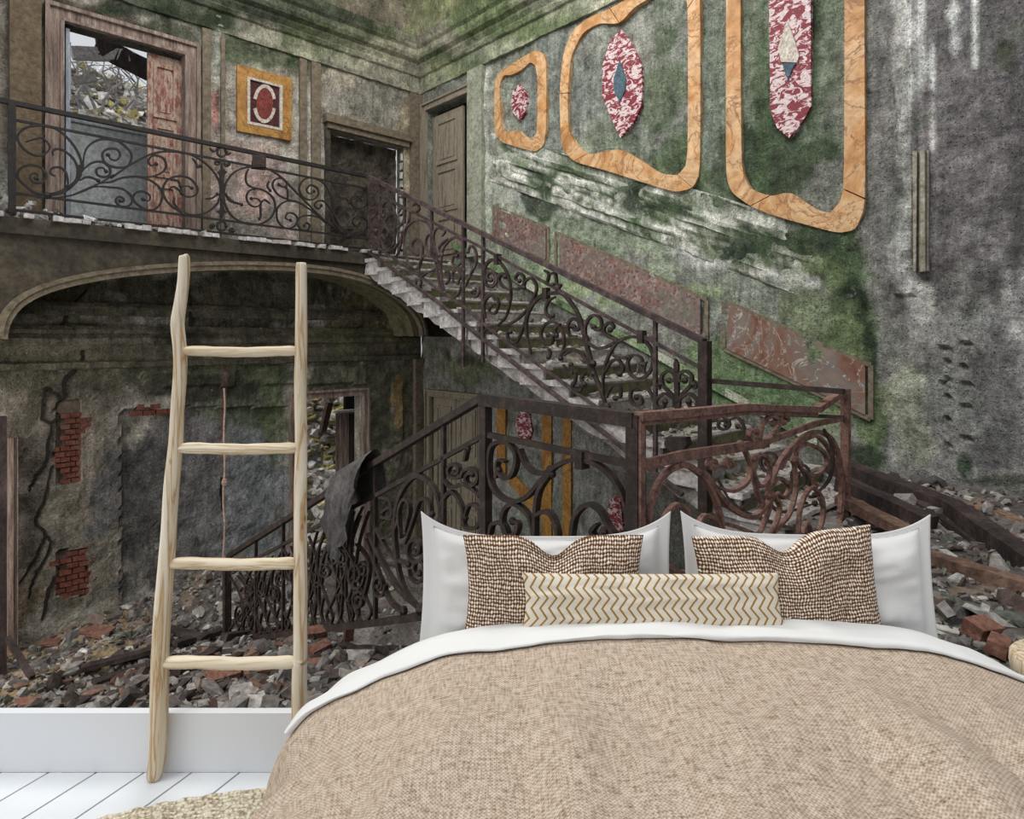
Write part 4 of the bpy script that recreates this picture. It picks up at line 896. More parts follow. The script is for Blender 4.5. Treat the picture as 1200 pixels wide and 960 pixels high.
# lower flight railing
lo = empty('lower_railing', (UL, 6.5, -3.4), 'dark dense iron scroll railing sloping down along the lower flight', 'railing', 'wrought-iron railings of the stairwell')
rails(lo, 'u', UL, [('handrail', [(568,465),(430,549),(268,652)], .075, .055), ('upper_rail', [(568,510),(447,577),(300,655),(272,672)], .035, .035), ('bottom_rail', [(262,752),(430,731),(500,722),(566,700)], .05, .06), ('kerb_rail', [(262,762),(430,758),(500,760)], .03, .03)], M_IRON)
post(lo, 'u', UL, 266, 655, 755, .09, M_IRON, 'newel')
for x in (300, 332, 357, 440, 520): 
    y0 = np.interp(x, [268,430,568], [652,549,465]); y1 = np.interp(x, [262,430,500], [750,731,722]); post(lo, 'u', UL, x, y0, y1, .035, M_IRON, 'baluster')
ZW = [([(320,790),(250,700),(220,600),(208,450),(230,330),(290,256),(350,290),(380,350),(388,430)], .04), [(250,520),(280,430),(308,350),(342,358),(352,405)], [(235,500),(225,400),(245,348),(267,380),(250,480)], [(400,440),(388,370),(430,318),(470,380),(482,455),(530,452),(543,390),(500,368),(480,420)],
 ringp(440,235,32,35,0,1.3,.4), ringp(505,265,36,42,PI,1.3,.4), [(400,270),(430,300),(480,290),(540,330)], ([(105,480),(160,590),(220,690),(310,775)], .05), ([(100,500),(140,620),(190,740),(240,780)], .04), [(160,500),(200,480),(222,420),(190,380),(160,400)], ringp(290,540,40,60,0,1.3,.3), ringp(300,620,36,56,PI,-1.3,.3), [(150,340),(190,350),(200,410),(160,420)],
 [(120,430),(190,560),(260,600)], [(380,480),(420,540),(500,540)], [(480,200),(490,150)], [(60,520),(110,600),(90,720),(60,780)], [(10,520),(60,620),(30,740)], ringp(60,640,34,60,0,1.4,.3), ringp(70,740,28,40,0,-1.4,.3), ringp(150,680,26,50,0,1.4,.3)]
scrolls(lo, 'u', UL, 3.31, 400, 480, ZW, .028, .04, M_IRON)
gen = []
random.seed(11)
for i, x in enumerate(np.arange(278, 426, 10.5)):
    y0 = float(np.interp(x, [272,447,568], [676,580,510])); y1 = float(np.interp(x, [262,430,500], [750,731,722])); h = y1-y0; s = random.choice((-1, 1)); w0 = random.uniform(7, 13)
    gen.append([(x, y0+2), (x+s*w0*.8, y0+h*.2), (x+s*w0, y0+h*.45), (x-s*w0*.2, y0+h*.75), (x-s*w0*.8, y0+h*.9), (x, y1-2), (x+s*w0*.6, y0+h*.85), (x+s*w0*.3, y0+h*.7)])
    gen.append(ringp(x+random.uniform(-4,4), y0+h*random.uniform(.25,.75), random.uniform(5,8), random.uniform(9,16), random.uniform(0,6), s*1.5, .3))
    gen.append([(x-s*8, y0+h*.05), (x+s*3, y0+h*.3), (x+s*9, y0+h*.65), (x+s*4, y1-3)])
scrolls(lo, 'u', UL, 1, 0, 0, gen, .019, .03, M_IRON)

# cloth hanging on the lower handrail
def rail_at(v): return np.interp(v, [3.66, 5.38, 9.1], [-.45, -1.205, -2.87])
mb = MB(); va, vb_ = 5.15, 5.85
def clothf(a_, b_):
    v = va+(vb_-va)*a_; zt = rail_at(v)+.05; s_ = (b_-.35)
    fold = .05*math.sin(a_*17+b_*3)+.04*fbm((a_*5, b_*5, 2), 3)
    L = (.55+.55*math.sin(a_*PI)**.7+.2*fbm((a_*4,0,1),2))
    if s_ < 0: u = UL+.05+.02+abs(s_)*.15; z = zt-abs(s_)/.35*.35
    else: k = s_/.65; u = UL-.05-.03-.10*k-abs(fold)*min(1, k*3); z = zt-k*L*.82
    if abs(s_) < .04: u = UL+(-.06 if s_ > 0 else .06)*abs(s_)/.04; z = zt+.02
    return (u, v+fold*.6*max(0, s_)-.25*max(0,s_)*(a_-.5), z)
mb.grid(clothf, 26, 30); mb.smooth = True
mb.build('draped_cloth', M_CLOTH, label='sooty dark grey cloth hanging over the lower handrail', cat='cloth')

# ------------------------------------------------------------------ ground, rubble
def ground(u, v):
    n = fbm((u*.9, v*.9, 4), 5)*.16+fbm((u*5, v*5, 1), 3)*.04
    if u < 3.1:
        e = max(0, min(1, (v-2.6)/(9.1-2.6))); h = -2.02-(4.2-2.02)*e if v > 2.6 else -1.95
        if u < 1.0: h = min(h, -4.2+(1.6)*max(0, (u+.6)/1.6) if u > -.6 else -4.2) if v > 2.6 else h
        if v <= 2.6 and u < 1.3: h = -1.86-(1.3-u)*.9
        if v > 9.1: h = -4.2
    elif v < 2.15: h = -1.74
    elif u > 5.85 and v < 2.6: h = -1.72
    else: h = -4.2
    h += .55*math.exp(-((u-3.6)**2/1.6+(v-11)**2/1.5))
    if u > 6.6 and v < 2.4: h += .22*min(1, (u-6.6)/.8)
    if u > 3.1 and v < 2.1: n = abs(n)*.7
    return h+n*(1.0 if h < -2 else .7)
mb = MB(); nu, nv = 190, 250
cg = [lin(*c) for c in ((104,98,94),(134,128,124),(84,80,76),(118,104,92),(98,106,90))]
vidx = {}
def gv(i, k):
    if (i, k) not in vidx:
        u = -2.0+9.7*i/nu; v = -3.2+14.2*k/nv
        vidx[i, k] = len(mb.v); mb.v.append((u, v, ground(u, v)))
        q = fbm((u*1.7, v*1.7, 9), 4); c = cg[1] if q > .25 else (cg[0] if q > -.05 else (cg[2] if q > -.35 else cg[3]))
        if fbm((u*.8, v*.8, 33), 3) > .35: c = lerp3(c, cg[4], .6)
        if v > 9 and u < 2.3: c = lerp3(c, lin(150, 122, 84), .5)
        mb.col.append(c[:3])
    return vidx[i, k]
for i in range(nu):
    for k in range(nv):
        u = -2.0+9.7*(i+.5)/nu; v = -3.2+14.2*(k+.5)/nv
        if u*SA+v*CA > 3.14: mb.f.append((gv(i,k), gv(i+1,k), gv(i+1,k+1), gv(i,k+1)))
mb.build('floor', M_GROUND, kind='structure', fixn=False)

def ico():
    bm = bmesh.new(); bmesh.ops.create_icosphere(bm, subdivisions=1, radius=1); V = np.array([v.co[:] for v in bm.verts]); F_ = np.array([[v.index for v in f.verts] for f in bm.faces]); bm.free(); return V, F_
IV, IF = ico()
def rot_rand():
    q = rng.normal(size=4); q /= np.linalg.norm(q); a, b, c, d = q
    return np.array([[1-2*(c*c+d*d), 2*(b*c-a*d), 2*(b*d+a*c)],[2*(b*c+a*d), 1-2*(b*b+d*d), 2*(c*d-a*b)],[2*(b*d-a*c), 2*(c*d+a*b), 1-2*(b*b+c*c)]])
cube_v = np.array([(x, y, z) for z in (-1, 1) for y in (-1, 1) for x in (-1, 1)], float)
cube_f = np.array([(0,2,3),(0,3,1),(4,5,7),(4,7,6),(0,1,5),(0,5,4),(2,6,7),(2,7,3),(0,4,6),(0,6,2),(1,3,7),(1,7,5)])
def rubble(name, pts, sizes, pal, label=None, cat=None, flatness=.55, parent=None):
    V, F_, C_ = [], [], []; n = 0
    for (p, s_) in zip(pts, sizes):
        if rng.random() < .5: bv, bf = cube_v*.62, cube_f
        else: bv, bf = IV, IF
        v = bv*(1+rng.uniform(-.3, .3, bv.shape)); v = v*np.array([s_*rng.uniform(.7, 1.7), s_*rng.uniform(.5, 1.1), s_*rng.uniform(.25, .7)])
        R_ = rot_rand()
        if rng.random() < flatness:
            a_ = rng.uniform(0, 2*PI); t_ = rng.uniform(-.5, .5); c_, s2 = math.cos(a_), math.sin(a_); R_ = np.array([[c_,-s2,0],[s2,c_,0],[0,0,1]]) @ np.array([[math.cos(t_),0,math.sin(t_)],[0,1,0],[-math.sin(t_),0,math.cos(t_)]])
        v = v @ R_.T + np.array(p)+np.array([0,0,s_*.18]); V.append(v); F_.append(bf+n); n += len(v)
        c = np.array(lin(*pal[rng.integers(len(pal))])[:3])*rng.uniform(.6, 1.35); C_.append(np.tile(c, (len(v), 1)))
    mb = MB(); mb.v = [tuple(x) for x in np.vstack(V)]; mb.f = [tuple(int(i) for i in x) for x in np.vstack(F_)]; mb.col = [tuple(x) for x in np.vstack(C_)]
    return mb.build(name, M_ROCK, parent, label, cat, kind='stuff', fixn=False)
PAL = [(124,120,116),(146,142,138),(92,88,86),(74,70,68),(110,98,90),(98,102,92),(160,156,150),(84,72,66)]
pts, szs = [], []
for _ in range(24000):
    u = rng.uniform(-1.2, 7.6); v = rng.uniform(-2.8, 10.95)
    if u*SA+v*CA < 3.22: continue
    if u > 3.15 and 2.2 < v and not (u < 4.4 and v > 8): 
        if rng.random() < .85: continue
    s_ = min(.13, .016+rng.exponential(.019)); pts.append((u, v, ground(u, v))); szs.append(s_)
rubble('rubble', pts, szs, PAL, 'grey broken plaster and stone rubble strewn over landing and lower floor', 'rubble')
pts, szs = [], []
for _ in range(900):
    u = rng.uniform(-.3, 2.9); v = rng.uniform(3.0, 9.5)
    if u*SA+v*CA < 3.4: continue
    pts.append((u, v, ground(u, v)+.02)); szs.append(rng.uniform(.035, .11))
rubble('large_rubble', pts, szs, [(80,74,70),(108,102,98),(64,56,52),(100,78,68),(126,122,116)], 'larger dark stone chunks and slabs covering the buried lower flight', 'rubble')
# debris on stair treads
pts, szs = [], []
for _ in range(1500):
    k = rng.integers(0, NS); v = VB-(k+rng.uniform(.1, 1))*TR; pts.append((rng.uniform(US+.1, UW-.05), v, 1.55-(k+1)*RI)); szs.append(min(.09, .012+rng.exponential(.016)))
rubble('stair_debris', pts, szs, [(150,144,138),(120,112,100),(92,92,72),(172,168,162)], 'small pale plaster crumbs lying on the stair treads', 'rubble')
# whitish debris at gallery left end
pts, szs = [], []
for _ in range(260):
    u = rng.uniform(.2, 3.2); f = max(0, 1-(u-.2)/3.0); pts.append((u, rng.uniform(VB-.02, 10.8), SLT+rng.uniform(0, .42)*f**2)); szs.append(rng.uniform(.03, .09))
rubble('gallery_debris', pts, szs, [(186,182,178),(160,156,150),(204,202,198),(120,112,100)], 'pale plaster debris heaped at the left end of the gallery', 'rubble')

# separate larger pieces: bricks, slabs, planks and beams
def chunk(p, sz, rz, tilt, mat, name, label, cat, group=None):
    mb = MB(); bm_v = [(x*sz[0]/2*(1+random.uniform(-.1,.1)), y*sz[1]/2*(1+random.uniform(-.1,.1)), z*sz[2]/2*(1+random.uniform(-.08,.08))) for z in (-1, 0, 1) for y in (-1, 1) for x in (-1, 0, 1)]
    R_ = Matrix.Rotation(rz, 3, 'Z') @ Matrix.Rotation(tilt, 3, 'X'); vs = [tuple(R_ @ Vector(v)+Vector(p)) for v in bm_v]
    q = lambda z, y, x: z*6+y*3+x
    fs = []
    for x in (0, 1):
        fs += [(q(0,0,x),q(0,1,x),q(0,1,x+1),q(0,0,x+1)), (q(2,0,x),q(2,0,x+1),q(2,1,x+1),q(2,1,x))]
        for z in (0, 1): fs += [(q(z,0,x),q(z,0,x+1),q(z+1,0,x+1),q(z+1,0,x)), (q(z,1,x),q(z+1,1,x),q(z+1,1,x+1),q(z,1,x+1))]
    for z in (0, 1): fs += [(q(z,0,0),q(z+1,0,0),q(z+1,1,0),q(z,1,0)), (q(z,0,2),q(z,1,2),q(z+1,1,2),q(z+1,0,2))]
    mb.add(vs, fs); return mb.build(name, mat, label=label, cat=cat, group=group)
def gp(x, y, dz=0):                       # the ground point that shows at this place
    best = None
    for k in range(400):
        t = 3.2+k*.03; p = at(x, y, t)
        if p[1] > 10.95 or p[0] > 7.65: break
        if p[2] < ground(p[0], p[1]): best = p; break
    if best is None: best = p
    return (best[0], best[1], ground(best[0], best[1])+dz)
SMALL = .72
for x, y, sz, rz, tl, m, lab in (
  (372,748,(.26,.13,.12),.3,.5,M_BRICKO,'orange brick lump under the lower railing, just right of the ladder'),
  (374,768,(.30,.16,.10),.9,.2,M_BRICKO,'orange brick pair lying flat beside the ladder rail'),
  (370,784,(.24,.13,.07),.2,.1,M_BRICKO,'lowest orange brick by the ladder rail'),
  (409,756,(.16,.10,.34),.5,.35,M_BRICKO,'upright orange brick leaning below the lower railing'),
  (262,796,(.34,.2,.07),.6,.25,M_BRICKO,'long reddish tile between the ladder rails, left one'),
  (300,790,(.30,.18,.06),.5,.3,M_BRICKO,'reddish tile between the ladder rails, right one'),
  (286,818,(.30,.22,.06),.4,.25,M_STEP,'flat grey slab below the reddish tiles between the ladder rails'),
  (235,812,(.26,.18,.07),.8,.2,M_STEP,'flat grey slab beside the left ladder rail'),
  (115,743,(.52,.34,.04),-.3,.12,M_BRICKO,'flat orange tile slab on the lower floor'),
  (60,757,(.3,.2,.05),.2,.1,M_BRICKO,'orange brown fragment at the lower left'),
  (30,828,(.3,.2,.05),.2,.1,M_BRICKO,'brown tile fragment at the bottom left corner of the rubble'),
  (1150,752,(.22,.16,.14),.3,.3,M_BRICKO,'brown brick lump right of the bed beside the stool'),
  (1170,772,(.2,.13,.1),.8,.2,M_BRICKO,'smaller brown brick beside the stool'),
  (1180,640,(.2,.14,.08),.1,.2,M_BRICKO,'pinkish fragment under the fallen beams')):
    sz = tuple(c*SMALL for c in sz)
    p = gp(x, y); chunk((p[0], p[1], p[2]+sz[2]*.45+.02), sz, rz-.75, tl, m, 'brick' if m is M_BRICKO else 'stone_slab', lab, 'brick' if m is M_BRICKO else 'slab')
def timber(a_, b_, w_, h_, mat, name, label, cat):
    mb = MB(); A = Vector(a_); B = Vector(b_); n = 8; d = (B-A).normalized(); r = d.cross(Vector((0,0,1))).normalized(); up = r.cross(d); vs = []
    for i in range(n+1):
        o_ = A+(B-A)*i/n+up*.01*fbm((i*.7, w_*99, 0), 2)
        for s1, s2 in ((-1,-1),(1,-1),(1,1),(-1,1)): vs.append(o_+r*s1*w_/2*(1+random.uniform(-.06,.06))+up*s2*h_/2*(1+random.uniform(-.08,.08)))
    fs = [(0,3,2,1), tuple(4*n+k for k in range(4))]+[(4*i+k, 4*i+(k+1)%4, 4*i+4+(k+1)%4, 4*i+4+k) for i in range(n) for k in range(4)]
    mb.add(vs, fs); return mb.build(name, mat, label=label, cat=cat, group='fallen timbers in the rubble')
timber(at(975,545,7.0), at(1122,600,5.9), .20, .17, M_BEAM, 'beam', 'long charred beam lying along the foot of the mossy wall', 'beam')
timber(at(1112,594,5.85), at(1225,672,4.6), .17, .15, M_BEAM, 'beam', 'charred beam slanting down toward the right edge', 'beam')
timber(at(985,566,6.4), at(1092,614,5.6), .18, .13, M_BEAM, 'beam', 'second charred beam in front of the one at the wall', 'beam')
timber(at(985,585,6.0), at(1064,624,5.3), .14, .09, M_BEAMB, 'beam', 'brownish beam end just right of the rusty corner post', 'beam')
timber(at(1060,648,5.0), at(1230,698,4.25), .14, .12, M_BEAMB, 'beam', 'brown squared beam just right of the white pillow', 'beam')
timber(at(1148,594,5.95), at(1225,618,5.5), .22, .06, M_TAN, 'plank', 'tan plank at the right edge under the grey wall', 'plank')
timber(at(1040,565,6.6), at(1180,660,5.0), .10, .06, M_BEAM, 'plank', 'thin dark plank crossing between the charred beams', 'plank')
for (xa, ya, xb, yb, w_, h_, lab) in ((95,795,180,772,.12,.06,'dark plank in the lower rubble left of the ladder'), (205,764,262,748,.12,.06,'dark plank end at the foot of the lower railing, left'), (262,757,345,745,.10,.08,'black timber lying along the railing base'), (110,812,185,788,.14,.05,'broad blackened plank below the thinner one left of the ladder'), (190,744,240,757,.14,.05,'short grey board behind the ladder'), (205,800,255,770,.12,.05,'dark plank between the ladder rails')):
    a_ = gp(xa, ya, .10); b_ = gp(xb, yb, .10); timber(a_, b_, w_, h_, M_BEAM, 'plank', lab, 'plank')
a_ = gp(38, 798, .03); b_ = pv(9, 748, 10.1); timber(b_, a_, .06, .06, M_BEAM, 'stick', 'thin dark stick leaning at the lower left post', 'stick')
# hanging cord
c0 = pv(263, 455, VW-.05); c1_ = pv(262, 690, VW-.05)
mb = MB(); mb.tube([(c0[0]+(c1_[0]-c0[0])*k/12+.012*math.sin(k*1.7), VW-.05+.01*math.cos(k), c0[2]+(c1_[2]-c0[2])*k/12) for k in range(13)], .016, 6)
mb.ball((c0[0]+.0, VW-.05, c0[2]+(c1_[2]-c0[2])*.47), .05, 6, 4, (1,1,1.4))
mb.build('hanging_cord', mottled('pink_cord', [lin(160,124,112), lin(208,184,172)], 9, 40), label='thin pinkish knotted cord hanging down the grey lower wall', cat='cord')

# ------------------------------------------------------------------ what shows through the openings
def bank(u, v): return min(6.3, -4.2+(v-11.9)*1.75 if v > 11.9 else -4.2)+.35*fbm((u*.8, v*.8, 2), 5)
mb = MB(); nu, nv = 90, 80; vv = lambda i, k: (-3+11.5*i/nu, 11.3+7.5*k/nv)
for i in range(nu+1):
    for k in range(nv+1):
        u, v = vv(i, k); mb.v.append((u, v, bank(u, v))); q = fbm((u*2, v*2, 5), 4)
        mb.col.append(lin(*((170,168,166) if q > .1 else (120,118,112) if q > -.3 else (96,92,62)))[:3])
mb.f = [(i*(nv+1)+k, (i+1)*(nv+1)+k, (i+1)*(nv+1)+k+1, i*(nv+1)+k+1) for i in range(nu) for k in range(nv)]
mb.build('terrain', M_GROUND, kind='structure', fixn=False)
pts, szs = [], []
for _ in range(3600):
    if rng.random() < .5: u = rng.uniform(3.6, 7.6); v = rng.uniform(12.0, 14.6)
    else: u = rng.uniform(-.5, 4.5); v = rng.uniform(15.5, 18.4)
    pts.append((u, v, bank(u, v))); szs.append(rng.uniform(.05, .2))
rubble('outside_rubble', pts, szs, [(236,230,222),(205,199,192),(244,242,238),(160,150,134),(196,184,120)], 'pale stone rubble heaped outside beyond the doorways', 'rubble')  # palette raised toward white; brightness of daylight put into the stone colour
# low pale wall and eaves beyond the upper doorway
mb = MB(); a_ = pv(60, 150, 12.6); b_ = pv(185, 170, 12.6); zt = pv(130, 152, 12.6)[2]
mb.box(a_[0]-1, b_[0]+1.2, 12.6, 12.75, 0, zt, j=.01); mb.box(a_[0]-1, b_[0]+1.2, 12.55, 12.8, zt, zt+.06, j=.01)
mb.build('parapet', mottled('pale_blue_render', [lin(150,156,158), lin(190,194,192)], 2, 20), label='pale low garden wall seen through the upper doorway', cat='wall')
for i, (xa, ya, xb, yb, w_, m) in enumerate(((112,52,176,84,.34,M_BEAM),(84,62,150,66,.2,M_STEPEND),(116,40,118,66,.1,M_BEAM),(84,95,112,92,.12,M_STEPEND))):
    A = pv(xa, ya, 13.4); B = pv(xb, yb, 13.4); timber(A, B, .15, w_, m, 'fallen_rafter', ['broad dark rafter seen through the upper doorway','pale beam behind the dark rafter in the upper doorway','short upright rafter stub in the upper doorway','short pale board low in the upper doorway'][i], 'rafter')
SHR = ['bare pale shrub outside the upper doorway, '+q for q in ('at its left jamb', 'second from the left jamb', 'third from the left jamb', 'fourth from the left jamb', 'in the middle', 'just right of the middle', 'third from the door leaf', 'second from the door leaf', 'nearest the door leaf')]
for i in range(9):
    x = 95+i*8.5; b0 = pv(x, 128, 14.6); pth = [b0]
    for k in range(6): pth.append((pth[-1][0]+random.uniform(-.16,.16), 14.6+random.uniform(-.1,.1), pth[-1][2]+random.uniform(.12,.26)))
    mb = MB(); mb.tube(pth, [.03-.004*k for k in range(7)], 5)
    for k in (2, 3, 4):
        q = pth[k]; mb.tube([q, (q[0]+random.uniform(-.35,.35), q[1], q[2]+.2), (q[0]+random.uniform(-.5,.5), q[1], q[2]+.35)], [.018,.012,.006], 4)
    mb.build('bare_shrub', M_STEPEND, label=SHR[i], cat='shrub', group='bare shrubs outside')
# leaning door leaf and dark post in the lower doorway
t = empty('loose_door', pv(400, 620, 11.7), 'pinkish panelled door leaf standing open in the lower doorway', 'door')
a_ = pv(394, 600, 11.6)[0]; b_ = pv(408, 600, 11.6)[0]; zt = pv(400, 484, 11.6)[2]
mb = MB(); mb.box(a_, b_, 11.58, 11.64, -4.2, zt, j=.004); mb.build('leaf_board', M_DOORW, t)
mb = MB(); mb.box(a_+.06, a_+.10, 11.55, 11.585, -4, zt-.1); mb.box(b_-.10, b_-.06, 11.55, 11.585, -4, zt-.1); mb.build('moulding', M_DOORW, t)
mb = MB(); mb.box(a_-.02, b_+.18, 11.54, 11.66, zt, zt+.05, j=.008); mb.build('cap', M_STEPEND, t)
mb = MB(); mb.box(b_+.02, b_+.26, 11.55, 11.75, -4.2, zt-.03, j=.01); mb.build('edge_board', M_BEAM, t)
A = pv(378, 600, 13.0)
mb = MB(); mb.bar(pv(386,472,12.6), pv(378,506,12.6), .12, .12); mb.build('broken_post', M_BEAMB, label='broken slanting post at the top of the lower doorway', cat='post')
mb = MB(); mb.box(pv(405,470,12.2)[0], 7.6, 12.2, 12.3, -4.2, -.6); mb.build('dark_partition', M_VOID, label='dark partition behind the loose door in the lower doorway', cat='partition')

# =================================================================== the bedroom in front
bb = MB(False); bb.box(-6, 6, 2.44, 2.475, 0, .2255); bb.build('baseboard_back', M_WHITE, kind='structure')
fl = empty('floor_planks', (0, 0, -.02), kind='structure', hall=False)
fl.name = 'floor_boards'; world_loc[fl.name] = (0, 0, -.02)
mb = MB(False); mb.box(-6, 6, -3, 2.44, -.06, -.022); mb.build('floor_base', M_GAP, fl)
sl = .4333
x = (57-600)/750*2.44-.182*22
for k in range(56):
    x0, x1 = x+.182*k+.0045, x+.182*(k+1)-.0045
    if x0 > 5.5: break
    Y0 = -2.6; mb = MB(False)
    q = [(x0, 2.438), (x1, 2.438), (x1-(2.438-Y0)*sl, Y0), (x0-(2.438-Y0)*sl, Y0)]
    mb.prism([(a_, b_, -.022) for a_, b_ in q], (0, 0, .022)); mb.build('plank', M_PLANK, fl)

# rug: coils of braid
rg = empty('braided_rug', (-.65, 1.5, 0), 'oval beige braided jute rug lying on white planks left of the bed', 'rug', hall=False)
mb = MB(False); mb.lathe((0,0,.001), [(1.0,0),(1.0,.006)], 48); mb.v = [(-.65+p[0]*1.27, 1.5+p[1]*.82, p[2]) for p in mb.v]; mb.build('backing', M_RUG, rg)
for k in range(34):
    rx, ry = 1.29-.0185*k, .84-.0185*k; n = 260; mb = MB(False)
    def bump_r(i): return .0092+.0024*math.sin(i*2.4)
    pth = [(-.65+rx*math.cos(2*PI*i/n), 1.5+ry*math.sin(2*PI*i/n), .012+.002*math.sin(i*2.1)) for i in range(n+1)]
    mb.tube(pth, [bump_r(i) for i in range(n+1)], 6, False); mb.smooth = True; mb.build('braid', M_RUG, rg)
mb = MB(False); mb.lathe((0,0,.008), [(.9,0),(.9,.01)], 48); mb.v = [(-.65+p[0]*.74, 1.5+p[1]*.26, p[2]) for p in mb.v]; mb.build('centre_braid', M_RUG, rg)

# ladder
ld = empty('wooden_ladder', (-1.1, 2.4, 0), 'rustic pale pine ladder with four rungs standing on white planks left of the bed', 'ladder', hall=False)
def rail_path(pts, y0, y1):
    out = []
    yt, yb = pts[0][1], pts[-1][1]
    for x_, y_, w_ in pts:
        k = (y_-yt)/(yb-yt); Y = y0+(y1-y0)*k; out.append((((x_-600)/750*Y, Y, EYE+(395-y_)/750*Y), w_/750*Y/2))
    return out
LP = [(216,300,8),(216,303,12),(215,330,13),(211,358,14),(208,380,15),(211,410,15),(211,440,15),(208,480,15),(206,520,16),(201,570,17),(198,620,17),(195,660,18),(191,710,19),(188,760,19),(187,800,20),(186,850,20),(184,890,19),(181,908,17),(180.5,914,13)]
RPp = [(353,308,8),(353,311,12),(353,340,13),(353,400,14),(352,460,14),(353,520,14),(352,580,15),(352,650,15),(352,720,16),(352,770,16),(351,778,17),(351,840,18),(351,880,18),(350,905,17),(350,912,13)]
for P in (LP, RPp):
    rp_ = rail_path(P, 2.425, 2.40); C_ = catmull([p[0]+(p[1],) for p in rp_], 3)
    mb = MB(False); mb.tube([c[:3] for c in C_], [c[3] for c in C_], 12); mb.smooth = True
    zmin = min(v[2] for v in mb.v); mb.v = [(v[0], v[1], max(v[2], .001)) for v in mb.v]
    mb.build('rail', M_PINE, ld)
for xa, xb, y_, w_, yy in ((213,352,412,12,2.42),(208,352,526,13,2.415),(198,352,661,14,2.41),(188,352,777,15,2.405)):
    Y = yy; pth = [((x_-600)/750*Y, Y, EYE+(395-y_-(.8*math.sin(x_*.05)))/750*Y) for x_ in np.linspace(xa, xb, 12)]
    r_ = w_/750*Y/2; mb = MB(False); mb.tube(pth, [r_*.8]+[r_*(1+.05*math.sin(i*2.2)) for i in range(10)]+[r_*.8], 10); mb.smooth = True; mb.build('rung', M_RUNG, ld)

# bed
BX = .58
bed = empty('bed', (BX, 1.1, 0), 'double bed with mattress hidden under white sheet and linen duvet', 'bed', hall=False)
def rbox(mb, x0, x1, y0, y1, z0, z1, r=.05, n=4):
    bm = bmesh.new(); bmesh.ops.create_cube(bm, size=1)
    for v in bm.verts: v.co = ((x0+x1)/2+v.co.x*(x1-x0), (y0+y1)/2+v.co.y*(y1-y0), (z0+z1)/2+v.co.z*(z1-z0))
    bmesh.ops.bevel(bm, geom=list(bm.edges), offset=r, segments=n, affect='EDGES', profile=.5)
    bm.verts.index_update(); mb.add([tuple(v.co) for v in bm.verts], [tuple(v.index for v in f.verts) for f in bm.faces]); bm.free()
mb = MB(False); rbox(mb, BX-.9, BX+.9, .2, 2.38, .32, .575, .06); mb.smooth = True; mb.build('mattress', M_SHEET, bed)
mb = MB(False); rbox(mb, BX-.88, BX+.88, .22, 2.38, .12, .315, .02, 2); mb.build('base', M_PINE, bed)
for sx_ in (-1, 1):
    for y_ in (.3, 2.3): mb = MB(False); mb.box(BX+sx_*.82-.03, BX+sx_*.82+.03, y_-.03, y_+.03, 0, .12); mb.build('leg', M_PINE, bed)

CS = [(0,.715),(.35,.705),(.7,.672),(.91,.617),(1.06,.552),(1.17,.485),(1.25,.40),(1.29,.30),(1.31,.18),(1.325,.09),(1.335,.032)]
cs = catmull([(a_, b_) for a_, b_ in CS], 8); L_ = [0]
for p, q in zip(cs, cs[1:]): L_.append(L_[-1]+math.hypot(q[0]-p[0], q[1]-p[1]))
def cross(s_):
    t_ = abs(s_)*L_[-1]; x_ = float(np.interp(t_, L_, [p[0] for p in cs])); z_ = float(np.interp(t_, L_, [p[1] for p in cs])); return (x_ if s_ >= 0 else -x_), z_, t_
def duvet_pt(s_, Y, off=0):
    x_, z_, t_ = cross(s_); side = max(0, min(1, (abs(x_)-.85)/.3)); drop = max(0, (.7-z_)/.7)
    f = math.sin(Y*13+2.4*fbm((Y*1.3, s_*2, 0), 2)+(1 if s_ > 0 else 0))*.085*drop+.035*fbm((Y*5, z_*2, 3 if s_ > 0 else 7), 3)*drop
    topf = (1-side)*(.022*fbm((x_*3.0, Y*1.6, 2), 4)+(.034*fbm((x_*6.0, Y*1.3, 5), 2)+.016*math.sin(x_*10+fbm((x_*2, Y*1.2, 0), 2)*6))*max(0, min(1, (1.85-Y)/.4)))
    head = max(0, 1-(2.17-Y)/.5)
    sgn = 1 if s_ >= 0 else -1
    return (BX+sgn*(abs(x_)+f+off*side)+0, Y+.03*drop*fbm((z_*3, Y*3, 1), 2), z_+topf*(1-head*.7)+off*(1-side*.6)-.03*side*fbm((Y*4, s_*5, 1), 3)-(.02*(max(0, .8-Y)/.6)))
NX, NY = 150, 130
mb = MB(False); uv = []
for i in range(NY+1):
    Y = 2.05-(2.05-.12)*i/NY
    for k in range(NX+1):
        s_ = -1+2*k/NX; p = duvet_pt(s_, Y); mb.v.append(p); uv.append((s_*L_[-1], Y))
mb.f = [(i*(NX+1)+k, i*(NX+1)+k+1, (i+1)*(NX+1)+k+1, (i+1)*(NX+1)+k) for i in range(NY) for k in range(NX)]
# foot end drop
b0 = len(mb.v); nd = 14
for j in range(1, nd+1):
    a_ = j/nd
    for k in range(NX+1):
        s_ = -1+2*k/NX; p = duvet_pt(s_, .12); mb.v.append((p[0], .12-.12*math.sin(min(1, a_*2)*PI/2), max(.02, p[2]*(1-a_**1.6)+.02*a_))); uv.append((s_*L_[-1], .12-a_*.7))
for j in range(nd):
    for k in range(NX):
        r0 = NY*(NX+1) if j == 0 else b0+(j-1)*(NX+1); r1 = b0+j*(NX+1); mb.f.append((r0+k, r0+k+1, r1+k+1, r1+k))
mb.uv = uv; mb.smooth = True
mb.build('duvet', M_LINEN, label='beige woven linen duvet spread over the bed, hanging to the floor', cat='duvet')
mb = MB(False); prof = [(1.995,.004),(1.985,.014),(2.00,.020),(2.04,.020),(2.08,.018),(2.12,.018),(2.155,.014),(2.185,.000),(2.20,-.03),(2.20,-.07),(2.19,-.11)]
n2 = 160
